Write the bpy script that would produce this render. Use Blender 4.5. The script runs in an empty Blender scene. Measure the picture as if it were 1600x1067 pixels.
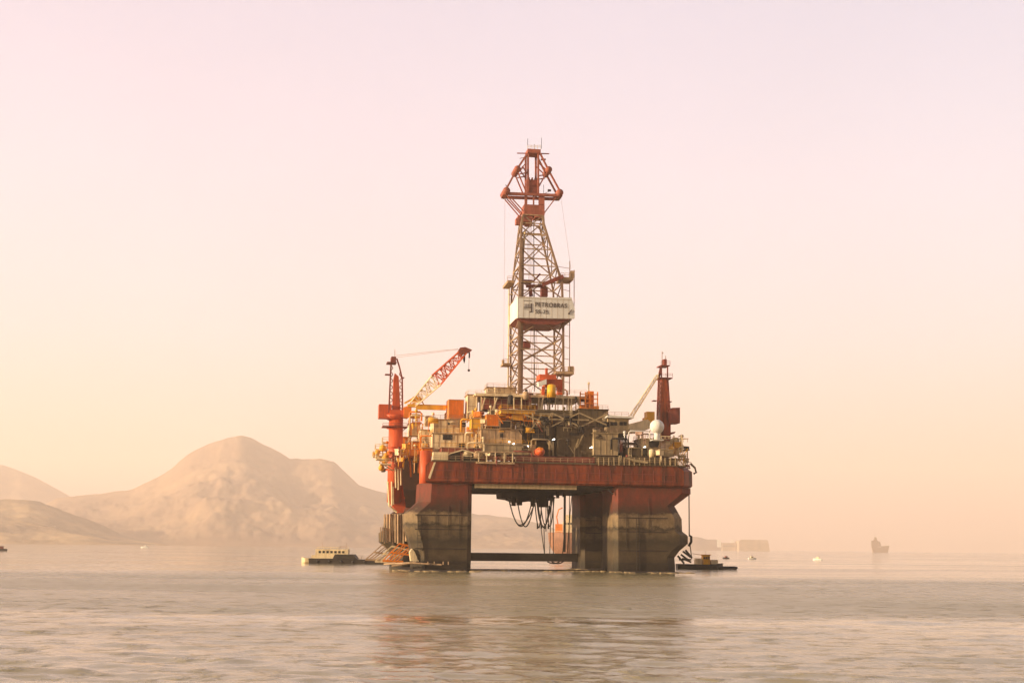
import bpy, bmesh, math, random
import numpy as np
from mathutils import Vector, Matrix, noise
from math import radians as R, sin, cos, pi

S = bpy.context.scene
COL = S.collection

# ------------------------------------------------------------------ camera, world, sun, exposure
CAM_H = 6.3
FPX, CX, CY = 1950.0, 800.0, 533.5
cam_d = bpy.data.cameras.new('camera'); cam = bpy.data.objects.new('camera', cam_d); COL.objects.link(cam)
cam_d.sensor_width = 36; cam_d.lens = FPX / 1600 * 36
cam_d.clip_start = 0.5; cam_d.clip_end = 60000
CM = (Matrix.Rotation(R(90 + 9.35), 3, 'X') @ Matrix.Rotation(R(0.6), 3, 'Z'))
cam.matrix_world = Matrix.Translation((0, 0, CAM_H)) @ CM.to_4x4()
S.camera = cam

SUN_AZ, SUN_EL = R(-110), R(12)        # azimuth measured from +Y (into the picture), negative = left
sd = Vector((sin(SUN_AZ) * cos(SUN_EL), cos(SUN_AZ) * cos(SUN_EL), sin(SUN_EL)))
sun_d = bpy.data.lights.new('sun', 'SUN'); sun = bpy.data.objects.new('sun', sun_d); COL.objects.link(sun)
sun_d.energy = 5.0; sun_d.angle = R(0.6); sun_d.color = (1.0, 0.79, 0.52)
sun.rotation_euler = sd.to_track_quat('Z', 'Y').to_euler()

W = bpy.data.worlds.new('World'); S.world = W; W.use_nodes = True
nt = W.node_tree; nt.nodes.clear()
def N(t, **k):
    n = nt.nodes.new(t)
    for a, b in k.items(): setattr(n, a, b)
    return n
out = N('ShaderNodeOutputWorld'); bg = N('ShaderNodeBackground'); bg2 = N('ShaderNodeBackground'); add = N('ShaderNodeAddShader')
sky = N('ShaderNodeTexSky'); sky.sky_type = 'NISHITA'; sky.sun_disc = False
sky.sun_elevation = SUN_EL; sky.sun_rotation = SUN_AZ; sky.dust_density = 5; sky.air_density = 1.5
bg.inputs[1].default_value = 0.05; sky.ozone_density = 3
nt.links.new(sky.outputs[0], bg.inputs[0])
tc = N('ShaderNodeTexCoord'); sep = N('ShaderNodeSeparateXYZ'); nt.links.new(tc.outputs['Generated'], sep.inputs[0])
ramp = N('ShaderNodeValToRGB'); el = ramp.color_ramp.elements
el[0].position = 0.0; el[0].color = (0.84, 0.51, 0.35, 1)
el[1].position = 1.0; el[1].color = (0.30, 0.28, 0.34, 1)
for p, c in ((0.06, (0.81, 0.555, 0.495)), (0.16, (0.72, 0.565, 0.57)), (0.28, (0.66, 0.555, 0.57)), (0.42, (0.575, 0.49, 0.515)), (0.6, (0.44, 0.39, 0.43))):
    e = el.new(p); e.color = (*c, 1)
nt.links.new(sep.outputs[2], ramp.inputs[0])
# thin high haze: slow, faint variation of the sky
nz = N('ShaderNodeTexNoise'); nz.inputs['Scale'].default_value = 3.2; nz.inputs['Detail'].default_value = 6; nz.inputs['Roughness'].default_value = .6
nt.links.new(tc.outputs['Generated'], nz.inputs[0])
mr = N('ShaderNodeMapRange'); mr.inputs[3].default_value = 0.93; mr.inputs[4].default_value = 1.06
nt.links.new(nz.outputs[0], mr.inputs[0])
# brighter and pinker toward the sun side (left), cooler to the right
mx = N('ShaderNodeMapRange'); mx.inputs[1].default_value = -0.45; mx.inputs[2].default_value = 0.45
nt.links.new(sep.outputs[0], mx.inputs[0])
side = N('ShaderNodeValToRGB'); side.color_ramp.elements[0].color = (0.96, 0.89, 0.95, 1); side.color_ramp.elements[1].color = (0.87, 0.87, 0.93, 1)
nt.links.new(mx.outputs[0], side.inputs[0])
m1 = N('ShaderNodeMix', data_type='RGBA', blend_type='MULTIPLY'); m1.inputs[0].default_value = 1
nt.links.new(ramp.outputs[0], m1.inputs[6]); nt.links.new(side.outputs[0], m1.inputs[7])
nt.links.new(m1.outputs[2], bg2.inputs[0])
# unseen sky behind the viewer is dimmed on purpose, to deepen shade on near faces
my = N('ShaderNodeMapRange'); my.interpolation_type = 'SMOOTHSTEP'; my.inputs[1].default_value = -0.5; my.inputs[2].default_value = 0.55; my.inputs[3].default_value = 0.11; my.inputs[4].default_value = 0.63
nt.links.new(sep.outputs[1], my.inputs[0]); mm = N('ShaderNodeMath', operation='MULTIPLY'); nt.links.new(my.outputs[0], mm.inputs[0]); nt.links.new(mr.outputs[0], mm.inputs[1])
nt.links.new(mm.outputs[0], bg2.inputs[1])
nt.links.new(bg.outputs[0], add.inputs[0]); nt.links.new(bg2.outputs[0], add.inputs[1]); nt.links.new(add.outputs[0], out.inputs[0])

S.view_settings.view_transform = 'Standard'; S.view_settings.look = 'None'
S.view_settings.exposure = 1.12; S.view_settings.gamma = 1.0
S.render.engine = 'CYCLES'
S.cycles.volume_bounces = 3; S.cycles.max_bounces = 8

# ------------------------------------------------------------------ helpers
random.seed(7)
def material(name, col, rough=0.6, var=0.25, scale=0.4, streak=None, streak_amt=0.0, metallic=0.0, bump=0.0, stretch=(1, 1, 1)):
    m = bpy.data.materials.new(name); m.use_nodes = True
    t = m.node_tree; b = t.nodes['Principled BSDF']
    b.inputs['Roughness'].default_value = rough; b.inputs['Metallic'].default_value = metallic
    b.inputs['Specular IOR Level'].default_value = 0.3
    c = t.nodes.new('ShaderNodeTexCoord'); mp = t.nodes.new('ShaderNodeMapping'); mp.inputs['Scale'].default_value = stretch
    t.links.new(c.outputs['Object'], mp.inputs[0])
    n = t.nodes.new('ShaderNodeTexNoise'); n.inputs['Scale'].default_value = scale; n.inputs['Detail'].default_value = 6
    n.inputs['Roughness'].default_value = 0.65
    t.links.new(mp.outputs[0], n.inputs[0])
    r = t.nodes.new('ShaderNodeValToRGB'); r.color_ramp.elements[0].position = 0.3; r.color_ramp.elements[1].position = 0.7
    r.color_ramp.elements[0].color = tuple(max(0, x * (1 - var)) for x in col) + (1,)
    r.color_ramp.elements[1].color = tuple(min(1, x * (1 + var * .6)) for x in col) + (1,)
    t.links.new(n.outputs[0], r.inputs[0]); last = r.outputs[0]
    if streak:
        m2 = t.nodes.new('ShaderNodeMapping'); m2.inputs['Scale'].default_value = (0.55, 0.55, 0.07)
        t.links.new(c.outputs['Object'], m2.inputs[0])
        n2 = t.nodes.new('ShaderNodeTexNoise'); n2.inputs['Scale'].default_value = 1.3; n2.inputs['Detail'].default_value = 8; n2.inputs['Roughness'].default_value = 0.7
        t.links.new(m2.outputs[0], n2.inputs[0])
        r2 = t.nodes.new('ShaderNodeMapRange'); r2.inputs[1].default_value = 0.44; r2.inputs[2].default_value = 0.66; r2.inputs[4].default_value = streak_amt
        t.links.new(n2.outputs[0], r2.inputs[0])
        mx = t.nodes.new('ShaderNodeMix'); mx.data_type = 'RGBA'; mx.inputs[7].default_value = (*streak, 1)
        t.links.new(r2.outputs[0], mx.inputs[0]); t.links.new(last, mx.inputs[6]); last = mx.outputs[2]
    t.links.new(last, b.inputs['Base Color'])
    if bump:
        bp = t.nodes.new('ShaderNodeBump'); bp.inputs['Strength'].default_value = bump; bp.inputs['Distance'].default_value = 0.3
        t.links.new(n.outputs[0], bp.inputs['Height']); t.links.new(bp.outputs[0], b.inputs['Normal'])
    return m

RUST = (0.10, 0.035, 0.015)
M = dict(
    red=material('weathered_red_paint', (0.33, 0.062, 0.018), .5, .6, .06, (0.04, 0.016, 0.008), .9, bump=.2),
    redbright=material('bright_red_paint', (0.66, 0.11, 0.03), .5, .2, .3, (0.30, 0.05, 0.02), .5),
    brownred=material('brown_red_paint', (0.26, 0.06, 0.04), .55, .35, .5, RUST, .5),
    dark=material('grimy_dark_steel', (0.035, 0.026, 0.02), .7, .4, .5),
    black=material('black_rubber', (0.018, 0.016, 0.015), .6, .3, 2),
    rust=material('rusty_pink_steel', (0.42, 0.12, 0.075), .6, .3, .6, RUST, .4),
    shiphull=material('faded_ship_red', (0.34, 0.15, 0.08), .6, .3, .3, RUST, .5),
    shaded=material('shaded_brown_steel', (0.075, 0.035, 0.022), .7, .4, .3, RUST, .5),  # shade on the sponson's camera-facing wall, put into its dark colour
    steel=material('galvanised_steel', (0.36, 0.23, 0.145), .6, .35, .6, RUST, .6),
    tan=material('tan_steel', (0.52, 0.34, 0.19), .6, .3, .6, RUST, .5),
    cream=material('cream_paint', (0.86, 0.67, 0.40), .55, .2, .4, (0.22, 0.12, 0.05), .45),
    white=material('white_paint', (0.78, 0.74, 0.68), .5, .08, .3, (0.4, 0.3, 0.2), .2),
    yellow=material('yellow_paint', (0.85, 0.42, 0.03), .5, .2, .5, (0.3, 0.12, 0.02), .5),
    orange=material('orange_paint', (0.85, 0.23, 0.015), .5, .2, .5, (0.3, 0.08, 0.02), .45),
    olive=material('olive_grey_paint', (0.15, 0.10, 0.05), .65, .35, .5, (0.05, 0.035, 0.02), .6, bump=.15),
    pale=material('pale_olive_paint', (0.46, 0.33, 0.18), .6, .2, .5, (0.10, 0.07, 0.04), .5),
    pink=material('faded_pink_paint', (0.58, 0.36, 0.27), .6, .25, .5, RUST, .4),
    glass=material('dark_window_glass', (0.03, 0.025, 0.022), .15, .2, 1),
    letter=material('sign_lettering', (0.10, 0.075, 0.065), .6, .15, 2),
    lamp=None,
)
# hull paint: red above, faded fouling bands toward the water (real stains by height on the columns)
def hull_material():
    m = bpy.data.materials.new('stained_column_paint'); m.use_nodes = True
    t = m.node_tree; b = t.nodes['Principled BSDF']; b.inputs['Roughness'].default_value = .7; b.inputs['Specular IOR Level'].default_value = .25
    c = t.nodes.new('ShaderNodeTexCoord'); sp = t.nodes.new('ShaderNodeSeparateXYZ'); t.links.new(c.outputs['Object'], sp.inputs[0])
    mp = t.nodes.new('ShaderNodeMapping'); mp.inputs['Scale'].default_value = (.2, .2, .3); t.links.new(c.outputs['Object'], mp.inputs[0])
    n = t.nodes.new('ShaderNodeTexNoise'); n.inputs['Scale'].default_value = 1.0; n.inputs['Detail'].default_value = 9; n.inputs['Roughness'].default_value = .72
    t.links.new(mp.outputs[0], n.inputs[0])
    a = t.nodes.new('ShaderNodeMath'); a.operation = 'MULTIPLY_ADD'; a.inputs[1].default_value = 7.0; a.inputs[2].default_value = -3.5; t.links.new(n.outputs[0], a.inputs[0])
    z = t.nodes.new('ShaderNodeMath'); z.operation = 'ADD'; t.links.new(sp.outputs[2], z.inputs[0]); t.links.new(a.outputs[0], z.inputs[1])
    d = t.nodes.new('ShaderNodeMath'); d.operation = 'DIVIDE'; d.inputs[1].default_value = 32.; t.links.new(z.outputs[0], d.inputs[0])
    r = t.nodes.new('ShaderNodeValToRGB'); e = r.color_ramp.elements
    e[0].position = 0; e[0].color = (.012, .010, .006, 1); e[1].position = 1; e[1].color = (.12, .025, .015, 1)
    for p, col in ((.05, (.028, .022, .012)), (.14, (.105, .07, .034)), (.25, (.04, .031, .017)), (.33, (.18, .12, .06)), (.37, (.035, .026, .015)), (.395, (.28, .19, .10)),
                   (.46, (.29, .19, .10)), (.49, (.05, .026, .016)), (.53, (.10, .028, .016)), (.62, (.22, .036, .018)), (.72, (.18, .032, .016)), (.80, (.13, .028, .016))):
        q = e.new(p); q.color = (*col, 1)
    t.links.new(d.outputs[0], r.inputs[0])
    m2 = t.nodes.new('ShaderNodeMapping'); m2.inputs['Scale'].default_value = (.35, .35, .16); t.links.new(c.outputs['Object'], m2.inputs[0])
    n2 = t.nodes.new('ShaderNodeTexNoise'); n2.inputs['Scale'].default_value = 1.5; n2.inputs['Detail'].default_value = 9; n2.inputs['Roughness'].default_value = .75
    t.links.new(m2.outputs[0], n2.inputs[0])
    r2 = t.nodes.new('ShaderNodeMapRange'); r2.inputs[1].default_value = .36; r2.inputs[2].default_value = .66; r2.inputs[4].default_value = .72; t.links.new(n2.outputs[0], r2.inputs[0])
    mx = t.nodes.new('ShaderNodeMix'); mx.data_type = 'RGBA'; mx.inputs[7].default_value = (.05, .032, .018, 1)
    t.links.new(r2.outputs[0], mx.inputs[0]); t.links.new(r.outputs[0], mx.inputs[6]); t.links.new(mx.outputs[2], b.inputs['Base Color'])
    bp = t.nodes.new('ShaderNodeBump'); bp.inputs['Strength'].default_value = .25; bp.inputs['Distance'].default_value = .5
    t.links.new(n.outputs[0], bp.inputs['Height']); t.links.new(bp.outputs[0], b.inputs['Normal'])
    return m
M['hull'] = hull_material()
lm = bpy.data.materials.new('lit_deck_lamp'); lm.use_nodes = True
lm.node_tree.nodes['Principled BSDF'].inputs['Emission Color'].default_value = (1, .93, .8, 1)
lm.node_tree.nodes['Principled BSDF'].inputs['Emission Strength'].default_value = 2.0
M['lamp'] = lm

class MB:
    def __init__(s): s.v = []; s.f = []; s.sm = []
    def add(s, vs, fs, smooth=False):
        o = len(s.v); s.v += [tuple(v) for v in vs]
        for f in fs: s.f.append(tuple(i + o for i in f)); s.sm.append(smooth)
        return s
    def box(s, x0, x1, y0, y1, z0, z1):
        if x0 > x1: x0, x1 = x1, x0
        if y0 > y1: y0, y1 = y1, y0
        if z0 > z1: z0, z1 = z1, z0
        return s.add([(x0,y0,z0),(x1,y0,z0),(x1,y1,z0),(x0,y1,z0),(x0,y0,z1),(x1,y0,z1),(x1,y1,z1),(x0,y1,z1)],
                     [(0,3,2,1),(4,5,6,7),(0,1,5,4),(1,2,6,5),(2,3,7,6),(3,0,4,7)])
    def prism(s, poly, y0, y1):      # polygon in XZ pushed along Y
        n = len(poly)
        area = sum(poly[i][0] * poly[(i+1) % n][1] - poly[(i+1) % n][0] * poly[i][1] for i in range(n))
        if area < 0: poly = poly[::-1]
        vs = [(x, y0, z) for x, z in poly] + [(x, y1, z) for x, z in poly]
        return s.add(vs, [tuple(range(n)), tuple(range(2*n-1, n-1, -1))] + [(i, i+n, (i+1) % n + n, (i+1) % n) for i in range(n)])
    def bar(s, p, q, w, h=None):
        return s.tube([p, q], w / 1.414, 4, h)
    def tube(s, pts, r, n=8, h=None, smooth=None, r2=None):
        pts = [Vector(p) for p in pts]; rings = []; up0 = Vector((0, 0, 1))
        for i, p in enumerate(pts):
            d = (pts[min(i+1, len(pts)-1)] - pts[max(i-1, 0)]).normalized()
            up = up0 if abs(d.z) < .95 else Vector((0, 1, 0))
            a = d.cross(up).normalized(); b = a.cross(d).normalized()
            rr = r if r2 is None else r + (r2 - r) * i / (len(pts) - 1)
            for k in range(n):
                t = 2 * pi * (k + .5) / n
                rings.append(p + a * cos(t) * rr + b * sin(t) * (rr if h is None else h / 1.414))
        m = len(pts); fs = [tuple(range(n)), tuple(range(m*n-1, (m-1)*n-1, -1))]
        for i in range(m-1):
            for k in range(n): fs.append((i*n+k, (i+1)*n+k, (i+1)*n+(k+1) % n, i*n+(k+1) % n))
        return s.add(rings, fs, n > 6 if smooth is None else smooth)
    def loft(s, rings, smooth=False):
        n = len(rings[0]); vs = [v for r in rings for v in r]; m = len(rings)
        fs = [tuple(range(n-1, -1, -1)), tuple(range((m-1)*n, m*n))]
        for i in range(m-1):
            for k in range(n): fs.append((i*n+k, i*n+(k+1) % n, (i+1)*n+(k+1) % n, (i+1)*n+k))
        return s.add(vs, fs, smooth)
    def ball(s, c, r, sx=1, sy=1, sz=1, n=16, m=10, z0=-1, z1=1):
        rings = []
        for i in range(m+1):
            t = -pi/2 + pi * i / m; z = sin(t); q = max(cos(t), .001)
            if z < z0 - 1e-6 or z > z1 + 1e-6: continue
            rings.append([(c[0]+r*sx*q*cos(2*pi*k/n), c[1]+r*sy*q*sin(2*pi*k/n), c[2]+r*sz*z) for k in range(n)])
        return s.loft(rings, True)
    def cyl(s, c, r, h, n=16, r2=None):    # vertical
        return s.tube([c, (c[0], c[1], c[2]+h)], r, n, r2=r2)
    def rail(s, pts, h=1.2, w=.09, gap=2.2):
        pts = [Vector(p) for p in pts]
        for a, b in zip(pts, pts[1:]):
            for k in (h, h*.55): s.bar(a+Vector((0,0,k)), b+Vector((0,0,k)), w)
            n = max(1, int((b-a).length / gap))
            for i in range(n+1):
                p = a.lerp(b, i/n); s.bar(p, p+Vector((0,0,h)), w)
        return s
    def truss(s, p, q, w0, w1, bays, r, rb):     # four-chord lattice beam
        p, q = Vector(p), Vector(q); d = (q-p).normalized()
        a = Vector((0, 1, 0)); b = d.cross(a).normalized()
        cor = [(-1,-1),(1,-1),(1,1),(-1,1)]
        P = lambda t, c: p.lerp(q, t) + (a*c[0] + b*c[1]) * (w0 + (w1-w0)*t) / 2
        for c in cor: s.bar(P(0, c), P(1, c), r)
        for i in range(bays):
            t0, t1 = i/bays, (i+1)/bays
            for k in range(4):
                c, e = cor[k], cor[(k+1) % 4]
                if i % 2: c, e = e, c
                s.bar(P(t0, c), P(t1, e), rb); s.bar(P(t1, c), P(t1, e), rb)
        return s
    def build(s, name, mat, parent=None, off=None):
        me = bpy.data.meshes.new(name)
        v = s.v if off is None else [(a-off[0], b-off[1], c-off[2]) for a, b, c in s.v]
        me.from_pydata(v, [], s.f); me.update()
        me.polygons.foreach_set('use_smooth', s.sm)
        me.materials.append(M[mat] if isinstance(mat, str) else mat)
        o = bpy.data.objects.new(name, me); COL.objects.link(o)
        if parent: o.parent = parent
        return o

def tag(o, label=None, cat=None, group=None, kind=None):
    for k, v in (('label', label), ('category', cat), ('group', group), ('kind', kind)):
        if v: o[k] = v
    return o
def empty(name, mat, label, cat, group=None):
    o = bpy.data.objects.new(name, None); COL.objects.link(o); o.matrix_world = mat; o.empty_display_size = 2
    return tag(o, label, cat, group)

# the rig's own frame: X along its near face, Y into its depth, Z up from the water
RIG = Matrix.Translation((8.9, 335, 0)) @ Matrix.Rotation(R(9.5), 4, 'Z')
RI = RIG.inverted()
def at(px, py, Y):                    # reading of the photograph -> point on the rig's plane Y
    d = RI.to_3x3() @ (CM @ Vector(((px-CX)/FPX, -(py-CY)/FPX, -1))); o = RI @ Vector((0, 0, CAM_H))
    return o + d * ((Y - o.y) / d.y)
def ray_x(px, D, py=855):
    d = CM @ Vector(((px-CX)/FPX, -(py-CY)/FPX, -1)); t = D / d.y
    return d.x * t
def ray_z(px, py, D):
    d = CM @ Vector(((px-CX)/FPX, -(py-CY)/FPX, -1)); t = D / d.y
    return CAM_H + d.z * t
def ext(x0, y0, x1, y1, Y):
    xm, ym = (x0+x1)/2, (y0+y1)/2
    return at(x0, ym, Y).x, at(x1, ym, Y).x, at(xm, y1, Y).z, at(xm, y0, Y).z
def pbox(mb, x0, y0, x1, y1, Y, d):
    a, b, c, e = ext(x0, y0, x1, y1, Y); return mb.box(a, b, Y, Y+d, c, e)
def ppoly(mb, pts, Y, d):
    return mb.prism([(at(x, y, Y).x, at(x, y, Y).z) for x, y in pts], Y, Y+d)
A = lambda x, y, Y: tuple(at(x, y, Y))

# ------------------------------------------------------------------ water: one sheet to the horizon
def water():
    ys = [50.0]; d = .20
    while ys[-1] < 14000: ys.append(ys[-1] + d); d *= 1.0098
    ys = [-3000, -800, -200, -50, 0, 20, 35, 44] + ys
    xs = [0.0]; d = .32
    while xs[-1] < 14000:
        xs.append(xs[-1] + d)
        if xs[-1] > 26: d *= 1.0155
    xs = [-x for x in xs[:0:-1]] + xs
    xs = np.array(xs); ys = np.array(ys)
    dx = np.gradient(xs); dy = np.gradient(ys)
    X, Y = np.meshgrid(xs, ys); CX_, CY_ = np.meshgrid(dx, dy); cell = np.maximum(CX_, CY_)
    rng = np.random.RandomState(4); Z = np.zeros_like(X)
    # calmer and rougher wind lanes
    lane = 0.75 + 0.3*np.sin(Y/41 + 1.3*np.sin(X/90)+.5) * np.sin(X/130+1.7) + .18*np.sin(Y/17+X/60)
    for i in range(48):
        lam = 0.85 * (11/0.85) ** (rng.rand()**1.3); th = rng.normal(0, .38) + .12
        k = 2*pi/lam; kx, ky = k*sin(th), k*cos(th)
        amp = .0082 * lam**.5
        fade = np.clip((lam/cell - 2.2)/2.5, 0, 1)
        ph = kx*X + ky*Y + rng.rand()*6.28 + .9*np.sin(X/(lam*5.1)+i)+.7*np.sin(Y/(lam*6.3)+2*i)
        w = (np.sin(ph)*.5+.5)**3.0*2-.6
        Z += amp*fade*w*np.clip(lane, .3, 1.3)
    n, m = X.shape
    co = np.stack([X, Y, Z], -1).reshape(-1, 3).astype(np.float32)
    idx = np.arange(n*m).reshape(n, m)
    q = np.stack([idx[:-1,:-1], idx[:-1,1:], idx[1:,1:], idx[1:,:-1]], -1).reshape(-1, 4)
    me = bpy.data.meshes.new('sea_water'); me.vertices.add(n*m); me.vertices.foreach_set('co', co.ravel())
    me.loops.add(q.size); me.loops.foreach_set('vertex_index', q.ravel().astype(np.int32))
    me.polygons.add(len(q)); me.polygons.foreach_set('loop_start', np.arange(0, q.size, 4, dtype=np.int32))
    me.polygons.foreach_set('loop_total', np.full(len(q), 4, np.int32)); me.update(calc_edges=True)
    me.polygons.foreach_set('use_smooth', np.ones(len(q), bool)); me.validate()
    m_ = bpy.data.materials.new('murky_sea_water'); m_.use_nodes = True; t = m_.node_tree; b = t.nodes['Principled BSDF']
    b.inputs['Base Color'].default_value = (.29, .235, .115, 1); b.inputs['IOR'].default_value = 1.34; b.inputs['Specular IOR Level'].default_value = .5
    c = t.nodes.new('ShaderNodeTexCoord')
    def ns(scale, st, det=3, rough=.55):
        mp = t.nodes.new('ShaderNodeMapping'); mp.inputs['Scale'].default_value = st; t.links.new(c.outputs['Object'], mp.inputs[0])
        n = t.nodes.new('ShaderNodeTexNoise'); n.inputs['Scale'].default_value = scale; n.inputs['Detail'].default_value = det; n.inputs['Roughness'].default_value = rough
        t.links.new(mp.outputs[0], n.inputs[0]); return n
    fine = ns(3.0, (.4, 1, 1), 4); mid = ns(.75, (.5, 1, 1), 5, .6); lanes = ns(.012, (.45, 1.6, 1), 4)
    sm = t.nodes.new('ShaderNodeMath'); sm.operation = 'MULTIPLY_ADD'; sm.inputs[1].default_value = 2.2
    fk = t.nodes.new('ShaderNodeMapRange'); fk.interpolation_type = 'SMOOTHSTEP'; fk.inputs[1].default_value = .54; fk.inputs[2].default_value = .76; fk.inputs[4].default_value = 1.3; t.links.new(mid.outputs[0], fk.inputs[0])
    t.links.new(fk.outputs[0], sm.inputs[0]); fw = t.nodes.new('ShaderNodeMath'); fw.operation = 'MULTIPLY'; fw.inputs[1].default_value = .22; t.links.new(fine.outputs[0], fw.inputs[0]); t.links.new(fw.outputs[0], sm.inputs[2])
    lr = t.nodes.new('ShaderNodeMapRange'); lr.inputs[1].default_value = .42; lr.inputs[2].default_value = .58; lr.inputs[3].default_value = .14; lr.inputs[4].default_value = .34
    t.links.new(lanes.outputs[0], lr.inputs[0])
    # a wind-ruffled lane across the bay between about 115 and 300 m out
    sy = t.nodes.new('ShaderNodeSeparateXYZ'); t.links.new(c.outputs['Object'], sy.inputs[0])
    wob = t.nodes.new('ShaderNodeMath'); wob.operation = 'MULTIPLY_ADD'; wob.inputs[1].default_value = 170; t.links.new(lanes.outputs[0], wob.inputs[0]); t.links.new(sy.outputs[1], wob.inputs[2])
    g1 = t.nodes.new('ShaderNodeMapRange'); g1.interpolation_type = 'SMOOTHSTEP'; g1.inputs[1].default_value = 185; g1.inputs[2].default_value = 206; t.links.new(wob.outputs[0], g1.inputs[0])
    g2 = t.nodes.new('ShaderNodeMapRange'); g2.interpolation_type = 'SMOOTHSTEP'; g2.inputs[1].default_value = 340; g2.inputs[2].default_value = 395; g2.inputs[3].default_value = 1; g2.inputs[4].default_value = 0; t.links.new(wob.outputs[0], g2.inputs[0])
    gm_ = t.nodes.new('ShaderNodeMath'); gm_.operation = 'MULTIPLY'; t.links.new(g1.outputs[0], gm_.inputs[0]); t.links.new(g2.outputs[0], gm_.inputs[1])
    bp = t.nodes.new('ShaderNodeBump'); bp.inputs['Distance'].default_value = .50
    ls = t.nodes.new('ShaderNodeMath'); ls.operation = 'MULTIPLY_ADD'; ls.inputs[1].default_value = .4; ls.use_clamp = True
    t.links.new(gm_.outputs[0], ls.inputs[0]); t.links.new(lr.outputs[0], ls.inputs[2]); t.links.new(ls.outputs[0], bp.inputs['Strength']); t.links.new(sm.outputs[0], bp.inputs['Height']); t.links.new(bp.outputs[0], b.inputs['Normal'])
    rr = t.nodes.new('ShaderNodeMapRange'); rr.inputs[1].default_value = .42; rr.inputs[2].default_value = .58; rr.inputs[3].default_value = .03; rr.inputs[4].default_value = .12
    t.links.new(lanes.outputs[0], rr.inputs[0]); rs = t.nodes.new('ShaderNodeMath'); rs.operation = 'MULTIPLY_ADD'; rs.inputs[1].default_value = .20
    t.links.new(gm_.outputs[0], rs.inputs[0]); t.links.new(rr.outputs[0], rs.inputs[2]); t.links.new(rs.outputs[0], b.inputs['Roughness'])
    me.materials.append(m_)
    o = bpy.data.objects.new('sea_water', me); COL.objects.link(o); tag(o, kind='structure')
water()

# ------------------------------------------------------------------ hills
def hill_material(name, base, sand, scale):
    m = bpy.data.materials.new(name); m.use_nodes = True; t = m.node_tree; b = t.nodes['Principled BSDF']; b.inputs['Roughness'].default_value = .95
    b.inputs['Specular IOR Level'].default_value = .05
    c = t.nodes.new('ShaderNodeTexCoord'); n = t.nodes.new('ShaderNodeTexNoise'); n.inputs['Scale'].default_value = scale; n.inputs['Detail'].default_value = 9; n.inputs['Roughness'].default_value = .62
    t.links.new(c.outputs['Object'], n.inputs[0]); r = t.nodes.new('ShaderNodeValToRGB')
    r.color_ramp.elements[0].position = .42; r.color_ramp.elements[0].color = (*base, 1); r.color_ramp.elements[1].position = .60; r.color_ramp.elements[1].color = (*sand, 1)
    t.links.new(n.outputs[0], r.inputs[0])
    n2 = t.nodes.new('ShaderNodeTexNoise'); n2.inputs['Scale'].default_value = scale*14; n2.inputs['Detail'].default_value = 8; n2.inputs['Roughness'].default_value = .7; t.links.new(c.outputs['Object'], n2.inputs[0])
    r2 = t.nodes.new('ShaderNodeMapRange'); r2.inputs[1].default_value = .46; r2.inputs[2].default_value = .7; r2.inputs[4].default_value = .4; t.links.new(n2.outputs[0], r2.inputs[0])
    mx = t.nodes.new('ShaderNodeMix'); mx.data_type = 'RGBA'; mx.inputs[7].default_value = (base[0]*.4, base[1]*.5, base[2]*.4, 1)
    t.links.new(r2.outputs[0], mx.inputs[0]); t.links.new(r.outputs[0], mx.inputs[6]); t.links.new(mx.outputs[2], b.inputs['Base Color'])
    bp = t.nodes.new('ShaderNodeBump'); bp.inputs['Strength'].default_value = .4; bp.inputs['Distance'].default_value = 6; t.links.new(n2.outputs[0], bp.inputs['Height']); t.links.new(bp.outputs[0], b.inputs['Normal'])
    return m
hm_far = hill_material('wooded_hillside', (.30, .19, .13), (.46, .30, .18), .0014)
hm_near = hill_material('dry_grass_hillside', (.24, .15, .09), (.56, .38, .20), .0027)
def hill(name, prof, Dr, Ds, Db, mat, seed, rough=1.0, nx=260, ny=90):
    K = 2.3; Dr, Ds, Db = Dr*K, Ds*K, Db*K
    px = np.array([p[0] for p in prof], float); pz = np.array([ray_z(p[0], p[1], Dr) for p in prof]); wx = np.array([ray_x(p[0], Dr) for p in prof])
    xs = np.linspace(wx[0], wx[-1], nx); H = np.interp(xs, wx, pz)
    k = np.array([.25, .5, .25]); H = np.convolve(np.pad(H, 1, 'edge'), k, 'valid'); H = np.maximum(H, -3)
    vs = []
    for j in range(ny):
        v = j/(ny-1)
        if v < .6: u = v/.6; y = Ds + (Dr-Ds)*u; f = u**.85 * (1 - .12*sin(pi*u))
        else: u = (v-.6)/.4; y = Dr + (Db-Dr)*u; f = 1 - u**1.3
        for i in range(nx):
            x = xs[i]*(y/Dr if v < .6 else 1)
            e = sin(pi*min(1, v/.6)) if v < .6 else 0
            n1 = noise.fractal(Vector((xs[i]/K*.0042+seed, y/K*.0035, seed)), .9, 2.1, 6) - .1
            n2 = abs(noise.noise(Vector((xs[i]/K*.008+seed, y/K*.0022, 5+seed))))
            z = H[i]*f + (n1*.14*H[i] - n2*.10*H[i])*e*rough
            z += noise.fractal(Vector((xs[i]/K*.03, y/K*.03, seed)), .8, 2, 3) * K * min(3, .02*max(H[i], 0)) * (1 if v > .02 else 0)
            yy = y + (100*noise.noise(Vector((xs[i]/K*.004, 0, seed+3))) if v < .3 else 0)
            vs.append((x, yy, max(z, -2) if v > .005 else -2))
    fs = [(j*nx+i, j*nx+i+1, (j+1)*nx+i+1, (j+1)*nx+i) for j in range(ny-1) for i in range(nx-1)]
    mb = MB(); mb.v = vs; mb.f = fs; mb.sm = [True]*len(fs)
    return tag(mb.build(name, mat), kind='structure')
hill('hill_far_left', [(-700, 800), (-420, 745), (-200, 690), (-80, 705), (0, 728), (30, 738), (60, 753), (95, 773), (140, 800), (190, 838), (230, 856)], 4300, 3600, 5200, hm_far, 2.2)
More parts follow.
